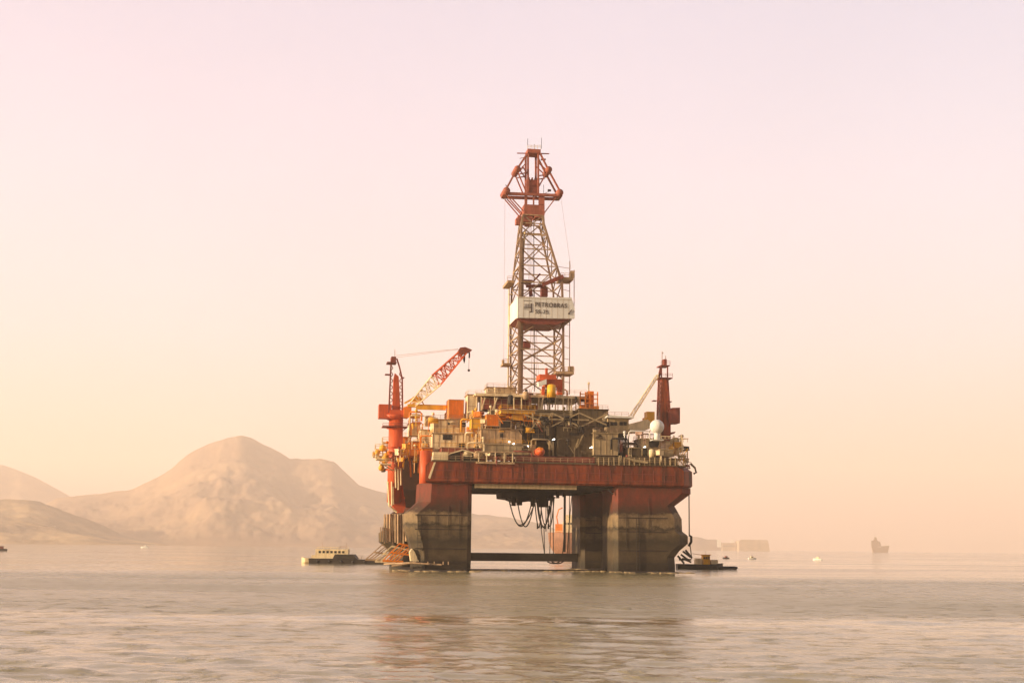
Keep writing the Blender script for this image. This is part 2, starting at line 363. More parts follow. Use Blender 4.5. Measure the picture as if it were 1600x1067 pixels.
hill('hill_main', [(-120, 856), (-20, 835), (20, 812), (60, 788), (85, 777), (122, 773), (150, 772), (200, 764), (240, 745), (265, 728), (290, 706), (305, 697), (320, 692), (345, 683), (368, 679), (384, 683),
     (410, 697), (425, 703), (447, 716), (500, 717), (516, 720), (535, 737), (555, 756), (580, 765), (605, 771), (640, 778), (690, 790), (740, 803), (790, 808), (840, 816), (900, 838), (960, 852), (1000, 858)], 3100, 2250, 4200, hm_far, 7.7, nx=420, ny=120)
hill('hill_shore', [(-700, 810), (-500, 775), (-250, 760), (-60, 772), (0, 780), (40, 781), (75, 790), (100, 800), (135, 812), (170, 832), (215, 842), (260, 851)], 2300, 1850, 2600, hm_near, 4.1, rough=1.2)
hill('headland_low', [(1010, 861), (1040, 850), (1075, 838), (1090, 838), (1105, 842), (1118, 842), (1128, 847), (1160, 854), (1205, 862)], 3300, 3150, 3600, hm_far, 9.3, rough=.5, nx=120, ny=40)

# ------------------------------------------------------------------ THE RIG
rig = empty('drilling_rig', RIG, 'large red semi submersible drilling rig with four stained columns and a tall lattice derrick', 'oil rig')
def P(name, mat, mb, parent=None, label=None):
    o = mb.build(name, mat, parent or rig)
    if label: o['label'] = label
    return o

# columns: chamfered square shafts with a blister on the outer side
def column(side, y0, y1):
    top = [(17.8, 37.0), (21.2, 41.8), (22.7, 41.8)] if side > 0 else [(17.6, 34.6), (22.7, 33.8)]
    prof = [(-3, 37.0), (2.0, 37.0), (3.9, 36.8), (5.7, 38.2), (7.4, 40.3), (10.0, 40.5), (11.0, 39.1), (14.4, 39.0)] + top
    if side < 0 and y0 < 5: prof = [(-3, 34.2), (4, 34.4), (7, 35.0), (11, 36.4), (14.6, 36.7), (17.8, 33.2), (22.7, 33.0)]
    rings = []
    for z, o in prof:
        i = 19.2; ci, co = 1.2, 3.5 if z > 20 and side > 0 else 3.0
        r = [(i+ci, y0), (o-co, y0), (o, y0+co), (o, y1-co), (o-co, y1), (i+ci, y1), (i, y1-ci), (i, y0+ci)]
        if side < 0: r = [(-x, y) for x, y in r][::-1]
        rings.append([(x, y, z) for x, y in r])
    return P('column', 'hull', MB().loft(rings))
C_FL = column(-1, 0, 14); C_FR = column(1, 0, 14); C_RL = column(-1, 40, 54); C_RR = column(1, 40, 54)
C_FL['label'] = 'near left column with sunlit blister'; C_FR['label'] = 'near right column with dark stain bands'
C_RL['label'] = 'far left column'; C_RR['label'] = 'far right column with orange sunlit inner face'
# weld seams, plate ribs and fender pipes on the columns (sub-parts)
for c, s, y0 in ((C_FL, -1, 0), (C_FR, 1, 0), (C_RL, -1, 40), (C_RR, 1, 40)):
    mb = MB()
    for z in (2.2, 5.6, 10.6, 14.3): mb.box(s*20.6, s*34.2, y0-.14, y0+.3, z, z+.22)
    mb.build('weld_belt', 'dark', c)
    mb = MB()
    for k in range(3): xx = s*(22+k*3.3+random.random()*1.5); mb.tube([(xx, y0-.1, 6+random.random()*6), (xx, y0-.1, 15+random.random()*5)], .06, 5)
    mb.build('drain_pipe', 'dark', c)
    mb = MB()
    for k in range(14): mb.box(s*32.6, s*33.4, y0-.35, y0-.2, 1+k*.9, 1.1+k*.9)
    mb.box(s*32.5, s*32.6, y0-.35, y0-.15, .5, 14.2); mb.box(s*33.4, s*33.5, y0-.35, y0-.15, .5, 14.2)
    if s > 0: mb.v = [(x-7.2, y, z) for x, y, z in mb.v]
    mb.build('ladder', 'dark', c)

# pontoons just awash, and the horizontal braces between the columns
for s in (-1, 1):
    mb = MB(); i, o = s*20.5, s*36.2
    mb.loft([[(min(i,o)+c, -9+c, z), (max(i,o)-c, -9+c, z), (max(i,o)-c, 64-c, z), (min(i,o)+c, 64-c, z)] for z, c in ((-4, 1.5), (-1, 0), (.05, .3), (.32, 2.0))])
    P('pontoon', 'dark', mb)
P('horizontal_brace', 'dark', MB().box(-19.3, 19.3, 44.0, 47.2, 2.2, 4.6))
P('horizontal_brace', 'dark', MB().box(-19.3, 19.3, 8.4, 9.6, .15, .45))

# deck hull box
Z0, ZT = 22.8, 28.4
mb = MB()
def ring(z, gx, gy, ch): 
    a = gx - 37.0
    return [(-29.3-a*.5, -gy, z), (gx-ch, -gy, z), (gx, -gy+ch, z), (gx, 54+gy-ch, z), (gx-ch, 54+gy, z), (-gx+4+ch, 54+gy, z), (-gx+4, 54+gy-ch, z), (-gx+4, 39, z), (-29.0, 39, z), (-29.0, 4, z)]
mb.loft([ring(Z0, 41.6, .35, 3.4), ring(Z0+.5, 42.0, .9, 3.4), ring(Z0+1.2, 42.0, .9, 3.4), ring(27.2, 42.0, .9, 3.4), ring(ZT, 40.0, .9, 3.2)])
DK = P('deck_hull', 'red', mb)
mb = MB()
for z in (24.2, 26.0): mb.box(-30, 36, -1.02, -.8, z, z+.16)
for k in range(23): mb.box(-30+k*3, -29.85+k*3, -1.0, -.8, 23.9, 27.1)
mb.build('plate_seam', 'brownred', DK)
mb = MB(); mb.box(-30.2, 39, -1.25, -.2, ZT, ZT+.35); mb.box(-29.6, -28.8, -.2, 39, ZT, ZT+.35); mb.box(-40, -39, 39, 54, ZT, ZT+.35); mb.box(38.6, 39.6, -.2, 54, ZT, ZT+.35); mb.build('deck_edge_beam', 'olive', DK)
mb = MB()
MB().box(-18.6, 9, .1, .5, Z0-1.15, Z0-.05).build('water_glow_strip', 'pale', DK); mb.box(-18.9, 19.2, 1.2, 1.6, Z0-1.0, Z0-.02); mb.box(-19.2, -18, 14, 40, Z0-.9, Z0-.03); mb.box(18, 19.2, 14, 40, Z0-.9, Z0-.03)  # pale strip stands in for water glow on the deck's lower edge
for k in range(8): mb.box(-19, 19, 2+k*6.5, 2.4+k*6.5, Z0-.8, Z0-.03)
mb.build('underdeck_beam', 'dark', DK)
mb = MB()
for k in range(6): mb.box(-18+k*1.5+random.random()*3, -17+k*2+random.random()*4, 1, 1.6, Z0-1.2, Z0-.5)
mb.build('underdeck_beam', 'dark', DK)
for s in (-1, 1): MB().bar((s*19.1, .4, Z0-2.2), (s*17, .4, Z0-.2), .3).build('corner_bracket', 'dark', DK)
# rear left deck sponson that faces the camera
mb = MB(); a, b, c, d = ext(614, 714, 654, 776, 40)
mb.loft([[(a+4, 40, c-3), (b, 40, c-3), (b, 52, c-3), (a+4, 52, c-3)], [(a, 37.9, c+2), (b, 37.9, c+2), (b, 53, c+2), (a, 53, c+2)], [(a, 37.9, d), (b, 37.9, d), (b, 53, d), (a, 53, d)]])
P('side_sponson', 'shaded', mb)

# --- left corner tube pedestal and gable shed, near edge walkway
mb = MB(); p = at(663, 790, 6); q = at(663, 704, 6); mb.cyl((p.x, 6, p.z+3), 1.5, q.z-p.z-3, 20)
P('corner_tube', 'redbright', mb)
mb = MB(); p = at(674, 746, 1); 
ppoly(mb, [(669, 746), (678, 722), (681, 722), (672, 748)], -1.1, .5); pbox(mb, 677, 706, 700, 722, -.3, 3)  # slanted cream strip paints the sunlit deck edge; the box is the house
P('corner_house_and_lit_edge', 'cream', mb)
sh = MB(); ppoly(sh, [(704, 722), (704, 709), (723, 703.5), (744, 709), (744, 722)], -.6, 5); SH = P('gable_shed', 'dark', sh)
mb = MB(); ppoly(mb, [(700, 711), (704, 707.5), (723, 701.5), (745, 708), (748, 711.5), (744, 709.8), (723, 703.6), (704, 709.2)], -1.2, 6.2); mb.build('roof', 'cream', SH)
for x0 in (708, 723.5):
    pass
mb = MB(); pbox(mb, 721.5, 708, 724, 722, -.8, .15); mb.build('door_frame', 'cream', SH)
mb = MB(); pbox(mb, 744, 721.5, 804, 724.5, -1.6, 3); pbox(mb, 744, 705, 804, 707, -1.6, 2)
WK = P('edge_walkway', 'tan', mb)
for x in (748, 760.5, 774, 788, 801): pbox(MB(), x-.7, 707, x+.7, 722, -1.6, .25).build('post', 'cream', WK)
mb = MB(); pbox(mb, 746, 712, 803, 719, -.6, .6); mb.build('back_panel', 'red', WK)

# --- deck modules: x0,y0,x1,y1 (read from the photo), Y, depth, paint
mods = [
 (752, 671, 815, 693, 3, 9, 'tan'), (754, 695, 836, 710, 2.2, 9, 'pale'), (676, 678, 742, 706, 9, 9, 'cream'),
 (678, 656, 727, 677, 14, 10, 'cream'), (731, 617, 745, 652, 20, 6, 'cream'), (740, 650, 756, 705, 12, 6, 'yellow'),
 (815, 660, 872, 712, 6, 10, 'olive'), (870, 668, 930, 714, 4, 10, 'olive'), (928, 677, 965, 711, 1.5, 9, 'pale'),
 (950, 651, 982, 676, 5, 9, 'pale'), (965, 678, 979, 713, 5, 8, 'dark'), (1002, 686, 1032, 712, 3, 8, 'pale'),
 (978, 700, 1002, 713, 2, 8, 'olive'), (1032, 703, 1052, 713, 1, 8, 'pale'), (755, 624, 830, 640, 18, 8, 'brownred'),
 (905, 640, 950, 668, 9, 9, 'olive'), (690, 700, 752, 714, 3, 6, 'brownred'), (640, 690, 660, 712, 24, 9, 'orange'),
 (624, 683, 642, 703, 36, 8, 'orange'), (655, 672, 682, 700, 26, 8, 'cream'), (1040, 690, 1052, 704, 10, 8, 'cream'),
 (880, 652, 905, 668, 12, 6, 'dark'), (783, 641, 836, 646, 3.5, 4, 'yellow'), (737, 654, 751, 669, 4, 5, 'yellow'), (660, 700, 676, 712, 8, 5, 'orange'), (640, 662, 656, 680, 30, 6, 'cream'), (762, 606, 806, 614, 26, 6, 'cream'), (832, 668, 860, 688, 3, 3, 'dark'),
]
MO = []
for x0, y0, x1, y1, Y, d, m in mods:
    mb = MB(); a, b, c, e = ext(x0, y0, x1, y1, Y); mb.box(a, b, Y, Y+d, c, e)
    o = P('deck_module', m, mb); MO.append(o)
    t = MB(); t.box(a-.3, b+.3, Y-.3, Y+d+.2, e, e+.22)                       # roof lip
    n = max(1, int((b-a)/1.6))
    for k in range(n+1): t.box(a+(b-a)*k/n-.06, a+(b-a)*k/n+.06, Y-.08, Y, c, e)   # wall stiffeners
    t.box(a, b, Y-.09, Y, (c+e)/2-.05, (c+e)/2+.05)
    t.build('trim', 'pale' if m == 'pale' else 'olive' if m in ('olive', 'dark') else 'tan', o)
    r = MB().rail([(a, Y, e+.2), (b, Y, e+.2)], 1.1, .08, 1.6)
    if (a-b) and m != 'brownred': r.rail([(a, Y, e+.2), (a, Y+d, e+.2)], 1.1, .08, 1.6)
    r.build('railing', random.choice(['cream', 'yellow', 'steel']) if x0 < 800 else 'steel', o)
def win(o, x0, y0, x1, y1, Y, frame='white', n=1):
    for k in range(n):
        xa = x0+(x1-x0)*k/n; xb = x0+(x1-x0)*(k+1)/n-.6*(n > 1)
        w = pbox(MB(), xa, y0, xb, y1, Y-.14, .12).build('window', 'glass', o)
win(MO[9], 954, 659, 965, 664.5, 5, n=2); win(MO[9], 968, 659, 980, 664.5, 5, n=2)
win(MO[11], 1014.5, 688.5, 1030, 698.5, 3); win(MO[2], 692, 679, 707, 687, 9); win(MO[2], 717, 692, 726, 700, 9)
win(MO[0], 781.5, 676.5, 786, 683, 3); win(MO[3], 700, 660, 712, 664, 14); win(MO[7], 890, 676, 905, 680, 4); win(MO[11], 1005, 700, 1011, 712, 3)
mb = MB(); ppoly(mb, [(948, 652), (951, 648), (991, 651), (991, 653)], 3.5, 11); mb.build('roof', 'white', MO[9])
for x, y in ((866, 686), (796, 690), (803, 693), (1008, 698), (825, 697), (925, 698.5), (756, 706)):
    mb = MB(); pbox(mb, x-1, y-1, x+1, y+1, 1.0, .3); mb.bar(A(x, y, 1.4), (at(x, y, 1.4).x, 4, at(x, y, 1.4).z), .15)
    P('deck_lamp', 'lamp', mb)

# --- drill floor / pipe deck beams
mb = MB(); pbox(mb, 743, 616.5, 917, 620.5, 15, 1); pbox(mb, 743, 616.5, 917, 619, 34, 1)
a, b, c, e = ext(743, 617, 917, 620, 15); mb.box(a, b, 16, 34, e-.35, e-.05)
DF = P('drill_floor', 'cream', mb)
mb = MB()
for x in (745, 752, 773, 803, 815, 842, 848, 856, 868, 880, 888, 893, 905, 914): pbox(MB(), x-.7, 620, x+.7, 641, 15.1, .4).build('support_post', 'cream', DF)
for x in range(746, 915, 14): pbox(MB(), x-.5, 619, x+.5, 641, 33, .4).build('support_post', 'cream', DF)
for a_, b_, w_ in (((752, 641), (758, 621), .3), ((770, 640), (777, 621), .3), ((845, 640), (852, 602), .35)): MB().bar(A(*a_, 14.8), A(*b_, 14.8), w_).build('brace', 'cream', DF)
MB().rail([A(743, 616.5, 15.2), A(800, 616.5, 15.2)], 1.2, .08, 1.5).rail([A(870, 616.5, 15.2), A(917, 616.5, 15.2)], 1.2, .08, 1.5).build('railing', 'cream', DF)
mb = MB(); pbox(mb, 805, 640.5, 950, 644, 10, 8); mb.box(-13, 16, 10, 40, at(830, 642, 10).z-1.2, at(830, 642, 10).z-.3); P('substructure_deck', 'olive', mb)
mb = MB()    # substructure bracing
for a_, b_ in (((837, 690), (862, 645)), ((837, 690), (836, 712)), ((832, 645), (836, 686)), ((815, 662), (835, 672)), ((862, 645), (905, 666)), ((905, 645), (862, 666)), ((905, 645), (948, 664)), ((948, 647), (905, 668)),
               ((858, 686), (864, 703)), ((852, 684), (862, 703)), ((904, 686), (898, 703)), ((912, 678), (901, 700)), ((820, 648), (858, 662)), ((850, 655), (920, 656)), ((898, 703), (898, 714)), ((864, 690), (864, 712))):
    mb.bar(A(*a_, 3.5), A(*b_, 3.5), .34)
P('substructure_bracing', 'pale', mb)

# --- derrick
legs = {'fl': ([(811, 614), (811, 500), (812, 440), (815, 348), (818, 334)], 22), 'fr': ([(880, 614), (880, 500), (878, 440), (849, 348), (848.5, 334)], 22),
        'rl': ([(798, 614), (798, 500), (800, 440), (812, 350), (815, 335)], 34), 'rr': ([(866, 614), (866, 500), (864, 440), (842, 350), (843, 335)], 34)}
LG = {}
for k, (pts, Y) in legs.items():
    LG[k] = [(at(x, y, Y).z, at(x, y, Y).x) for x, y in pts], Y
def leg(k, z):
    pts, Y = LG[k]; zs = [p[0] for p in pts]; xs = [p[1] for p in pts]; return Vector((float(np.interp(z, zs, xs)), Y, z))
zbase = at(811, 614, 22).z; ztop = at(815, 335, 22).z; zb = at(811, 440, 22).z
LEGM = []
for k in LG:
    w = .62 if k[0] == 'f' else .5
    zs = [zbase, at(811, 500, 22).z, zb, at(815, 348, 22).z, ztop]
    mb = MB().tube([leg(k, z_) for z_ in zs], w/1.414, 4, smooth=False); LEGM.append(mb)
lv = [at(811, y, 22).z for y in (614, 591, 566, 545, 524, 500, 464, 440, 414, 388, 366, 348, 335)]
faces = [('fl', 'fr'), ('fr', 'rr'), ('rl', 'rr'), ('fl', 'rl')]
mb = MB(); gm = MB()
for i, z in enumerate(lv):
    for a_, b_ in faces: gm.bar(leg(a_, z), leg(b_, z), .3)
    if i+1 < len(lv):
        z2 = lv[i+1]
        for n_, (a_, b_) in enumerate(faces):
            if n_ in (0, 2):
                if i % 2 == 0: mid = (leg(a_, z2)+leg(b_, z2))/2; mb.bar(leg(a_, z), mid, .3); mb.bar(leg(b_, z), mid, .3)
                else: mid = (leg(a_, z)+leg(b_, z))/2; mb.bar(leg(a_, z2), mid, .3); mb.bar(leg(b_, z2), mid, .3)
            else: mb.bar(leg(a_, z), leg(b_, z2), .26); mb.bar(leg(b_, z), leg(a_, z2), .26)
DER = P('derrick', 'steel', mb); gm.build('girt', 'tan', DER)
for l_ in LEGM: l_.build('leg', 'steel', DER)
# trunking and ladders along the legs
mb = MB()
x = leg('fl', 40).x
mb.box(x+.15, x+1.2, 22.5, 24, zbase, at(811, 350, 22).z-4)
mb.build('pipe_trunk', 'steel', DER)
mb = MB(); r0 = leg('rl', 40)
mb.tube([(r0.x-.9, 33.5, zbase), (r0.x-.9, 33.5, zb)], .22); mb.tube([(r0.x+1.6, 30, zbase), (r0.x+1.8, 30, zb-1), (r0.x+3.0, 29, ztop-3)], .3)
for z in np.arange(zbase, zb, 3.1): mb.box(r0.x-1.1, r0.x+.4, 33.2, 34.2, z, z+.25)
mb.build('standpipe', 'cream', DER)
mb = MB(); xr = at(890, 520, 24).x
zz0, zz1 = at(890, 616, 24).z, at(890, 408, 24).z
mb.bar((xr, 24, zz0), (xr, 24, zz1), .22); 
xr2 = at(897, 480, 24).x; mb.bar((xr2, 24, at(897, 496, 24).z), (xr2, 24, at(897, 422, 24).z), .2)
for z in np.arange(zz0, zz1, 3.4): mb.bar((leg('fr', z).x, 22, z), (xr, 24, z), .12)
mb.build('guide_rail', 'steel', DER)
mb = MB()
for k in range(5): mb.tube([(leg('fl', ztop).x+2+k*.35, 28, ztop), (leg('fl', zbase).x+5+k*.5, 28, zbase+2)], .045, 4)
mb.tube([A(834, 345, 27), A(835, 612, 27)], .12, 5); mb.build('drill_line', 'dark', DER)
mb = MB()  # racked pipe / top drive dolly hung in the derrick
for q in ((818, 533, 829, 543, 25, 2), (846, 448, 856, 463, 26, 2), (818, 437, 832, 441, 24, 3)): pbox(MB(), *q).build('equipment_box', 'brownred', DER)
MB().bar(A(832, 441, 24), A(844, 428, 24), .5).build('pipe_arm', 'brownred', DER)
MB().bar(A(848, 445, 22), A(880, 432, 22), 1.1).build('pipe_arm', 'brownred', DER)
MB().bar(A(822, 447, 24), A(852, 447, 24), .8).bar(A(828, 450, 24), A(830, 463, 24), .9).build('racking_board', 'brownred', DER)
mb = MB()
for x0, y0, x1, y1, Y, d, up in ((793, 438, 804, 442, 26, 9, 0), (876, 433, 896, 437, 22, 6, (892, 423, 898, 433)), (786, 567, 799, 570, 30, 5, (785, 562, 788, 567)), (868, 580, 897, 584, 21, 6, (889, 572, 896.5, 580))):
    mb = MB(); pbox(mb, x0, y0, x1, y1, Y, d)
    if up: pbox(mb, *up, Y+.1, 1.5)
    pl = mb.build('service_platform', 'tan', DER)
    MB().rail([A(x0, y0, Y), A(x1, y0, Y)], 1.2, .1, 1.2).build('railing', 'tan', DER)
# wind wall with its lettering
YS = 19.6
mb = MB()
fl = [(809, 464), (809, 496.5), (894, 498), (898, 498), (898, 481), (893, 464.8)]
ppoly(mb, fl, YS, .35)
xl, xr_ = at(809, 480, YS).x, at(898, 480, YS).x; zt, zbm = at(809, 464, YS).z, at(809, 496.5, YS).z
mb.box(xl, xl+.3, YS+.35, 36.5, zbm, zt); mb.box(xl+.3, xr_-1, 36.2, 36.5, zbm, zt)
mb.box(at(894, 480, YS).x-.3, at(894, 480, YS).x, YS+.35, 36.2, zbm, zt)
WW = P('wind_wall', 'white', mb, DER)
mb = MB(); q = [(806, 497.5), (892, 498.5), (886, 501), (870, 507), (826, 506), (812, 500)]
ppoly(mb, q, YS+.6, 12); mb.build('wall_base', 'brownred', WW)
mb = MB()
for k in range(10):
    x_ = xl + (at(893, 480, YS).x-xl)*k/9.5; mb.box(x_, x_+.05, YS-.03, YS, zbm+.1, zt-.1)
mb.box(xl, at(893, 480, YS).x, YS-.035, YS, zt-.25, zt-.12); mb.build('panel_seam', 'pale', WW)
def text(body, x0, y0, x1, y1, Y, name, parent, mat='letter'):
    cu = bpy.data.curves.new(name, 'FONT'); cu.body = body; cu.extrude = .03; cu.space_character = 1.15
    to = bpy.data.objects.new(name, cu); COL.objects.link(to)
    bpy.context.view_layer.update()
    me = bpy.data.meshes.new_from_object(to.evaluated_get(bpy.context.evaluated_depsgraph_get()))
    bpy.data.objects.remove(to)
    co = np.array([v.co[:] for v in me.vertices]); mn, mx = co.min(0), co.max(0)
    a, b, c, e = ext(x0, y0, x1, y1, Y)
    # bolden by a slight widening, then stand upright on the wall
    for v in me.vertices:
        u = (v.co.x-mn[0])/(mx[0]-mn[0]); w = (v.co.y-mn[1])/(mx[1]-mn[1])
        v.co = (a+(b-a)*u, Y-.05-(v.co.z), c+(e-c)*w)
    me.materials.clear(); me.materials.append(M[mat]); o = bpy.data.objects.new(name, me); COL.objects.link(o); o.parent = parent; return o
text('PETROBRAS', 836.5, 473.4, 885.5, 480.2, YS-.03, 'lettering', WW)
text('PETROBRAS', 836.8, 473.3, 885.8, 480.1, YS-.02, 'lettering', WW)
text('SS-75', 836.5, 484.3, 856.5, 490.3, YS-.03, 'lettering', WW)
text('SS-75', 836.8, 484.2, 856.8, 490.2, YS-.02, 'lettering', WW)
mb = MB()    # emblem: upright stroke on the right, cross stroke, fine uprights, small line above
pbox(mb, 829.3, 474, 831.2, 486.5, YS-.1, .08); pbox(mb, 818, 479.8, 829.3, 481.2, YS-.1, .08); pbox(mb, 827, 486.5, 831.2, 487.8, YS-.1, .08)
for x_ in (820, 823, 826): pbox(mb, x_, 474.5, x_+.6, 479.8, YS-.1, .08)
pbox(mb, 818, 482.8, 826, 483.4, YS-.1, .08); pbox(mb, 818, 469.6, 831, 470.2, YS-.1, .08)
mb.build('emblem', 'letter', WW)
mb = MB(); mb.bar(A(888, 491, YS-.1), A(893, 484, YS-.1), .2); mb.bar(A(888, 489, YS-.1), A(890, 491, YS-.1), .2); mb.build('wall_hook', 'letter', WW)

# crown
YC = 26
mb = MB()
def both(p, q, w, dy=4):
    mb.bar(A(*p, YC), A(*q, YC), w)
    p2, q2 = at(*p, YC), at(*q, YC); mb.bar((p2.x, YC+dy, p2.z), (q2.x, YC+dy, q2.z), w)
for p, q, w in (((825, 240), (825, 305), .55), ((841, 240), (841, 305), .55), ((824, 240), (808, 264), .5), ((808, 264), (789.5, 299), .5), ((844, 240), (857, 266), .5), ((857, 266), (876, 301), .5),
                ((787, 302.5), (878, 306), .8), ((792, 306), (815, 333), .3), ((796, 306), (818, 330), .3), ((870, 307), (851, 332), .3), ((809, 269), (822, 300), .35), ((812, 272), (825, 270), .3), ((816, 260), (825, 273), .3),
                ((855, 269), (842, 292), .3), ((841, 275), (855, 273), .3), ((842, 255), (856, 268), .3), ((822, 255), (810, 268), .25)): both(p, q, w)
for x_, y_ in ((787, 303), (878, 306), (825, 240), (841, 240), (808, 264), (857, 266), (815, 333), (851, 332)):
    p = at(x_, y_, YC); mb.bar((p.x, YC, p.z), (p.x, YC+4, p.z), .35)
CR = mb.build('crown_frame', 'rust', DER)
mb = MB(); pbox(mb, 824, 281, 843, 290, YC+.5, 3); pbox(mb, 825.5, 290, 842, 303, YC+.7, 2.6); pbox(mb, 819, 320, 851, 336, YC-.4, 5); pbox(mb, 820, 306, 824, 320, YC, .6); pbox(mb, 833, 306, 835, 320, YC, .6)
pbox(mb, 842, 306, 851, 320, YC, .8); pbox(mb, 823, 281, 825, 305, YC-.2, 2)
for x_ in (827, 832, 837, 841): pbox(mb, x_-1, 277.5, x_+1, 281, YC+1, 1.5)
mb.build('crown_block', 'rust', DER)
mb = MB(); pbox(mb, 824.5, 233, 845, 239, YC-.3, 4.6); mb.bar(A(808, 239.7, YC+2), A(858, 240.5, YC+2), .28); pbox(mb, 846, 248, 853, 249.5, YC, 1); mb.bar(A(812, 248, YC+1), A(820, 246, YC+1), .15)
cp = mb.build('crown_platform', 'rust', DER); MB().rail([A(824.5, 233, YC-.2), A(845, 233, YC-.2)], 1.1, .09, 1).build('railing', 'cream', DER)
mb = MB(); pbox(mb, 809, 338, 832, 346, YC-1.5, 5); pbox(mb, 822, 346, 832, 351, YC-1, 3); pbox(mb, 806.5, 341, 812, 350, YC-1.6, 2); pbox(mb, 836, 337, 848, 340, YC-1, 4); mb.build('lower_platform', 'rust', DER)
for (x_, y_), r_ in (((808, 265), 1.0), ((857, 266), 1.0), ((791, 299), 1.1), ((874, 302), 1.1)):
    p = at(x_, y_, YC); MB().tube([(p.x, YC-.8, p.z), (p.x, YC+4.8, p.z)], r_, 14).build('sheave', 'rust', DER)
mb = MB()
for x_, y0, y1 in ((824.5, 233, 217), (846, 233, 216), (835, 233, 226), (873, 300, 294), (849.5, 303, 289), (791, 290, 296)): mb.bar(A(x_, y0, YC+1), A(x_, y1, YC+1), .12)
mb.bar(A(789, 289.5, YC+1), A(793, 290, YC+1), .12); pbox(mb, 856, 296, 861, 299, YC+1, .3); mb.bar(A(850, 303, YC+1), A(861, 298, YC+1), .12)
mb.build('antenna', 'dark', DER)
mb = MB(); mb.tube([A(789, 306, YC), A(787, 560, YC+6)], .035, 4); mb.tube([A(876, 306, YC), A(892, 420, YC)], .035, 4); mb.build('guy_wire', 'steel', DER)

# --- top drive house and yellow tank at derrick foot
mb = MB(); pbox(mb, 843, 585, 869, 593, 14, 5); pbox(mb, 852, 593, 872, 604, 14.5, 4); pbox(mb, 852.5, 575, 856, 585, 15, .8); pbox(mb, 847, 604, 851, 617, 14.5, .7); pbox(mb, 871, 593, 879, 616, 17, 1.5)
mb.bar(A(868, 590, 15), A(876, 612, 15), .4); TD = P('drill_winch_house', 'redbright', mb)
mb = MB(); a = at(841, 600, 13); b = at(854, 594, 13); ppoly(mb, [(841, 597), (854, 592), (854, 600), (842, 603.5)], 13, 2); mb.build('cab', 'white', TD)
p = at(861.5, 621, 13.5); q = at(861.5, 603, 13.5)
mb = MB(); mb.cyl((p.x, 13.5, p.z), 1.25, q.z-p.z, 18); mb.ball((p.x, 13.5, q.z), 1.25, sz=.4); P('upright_tank', 'yellow', mb)

# --- yellow/orange lattice house right of derrick
mb = MB()
for x_ in (907, 915, 922, 934): pbox(mb, x_-.6, 612, x_+.6, 644, 14, .5); pbox(mb, x_-.6, 616, x_+.6, 644, 20, .5)
for y_ in (616, 623, 630, 638): pbox(mb, 906, y_-.6, 935, y_+.6, 14, .4)
pbox(mb, 919, 611, 928, 642, 15, 4); pbox(mb, 908, 632, 918, 641, 15, 3); pbox(mb, 928, 634, 936, 644, 14, 3)
FT = P('flare_mast_house', 'orange', mb); mb = MB(); mb.bar(A(920, 611, 16), A(920, 598, 16), .3); pbox(mb, 918.5, 597, 921.5, 601, 16, .3); mb.build('mast', 'cream', FT)

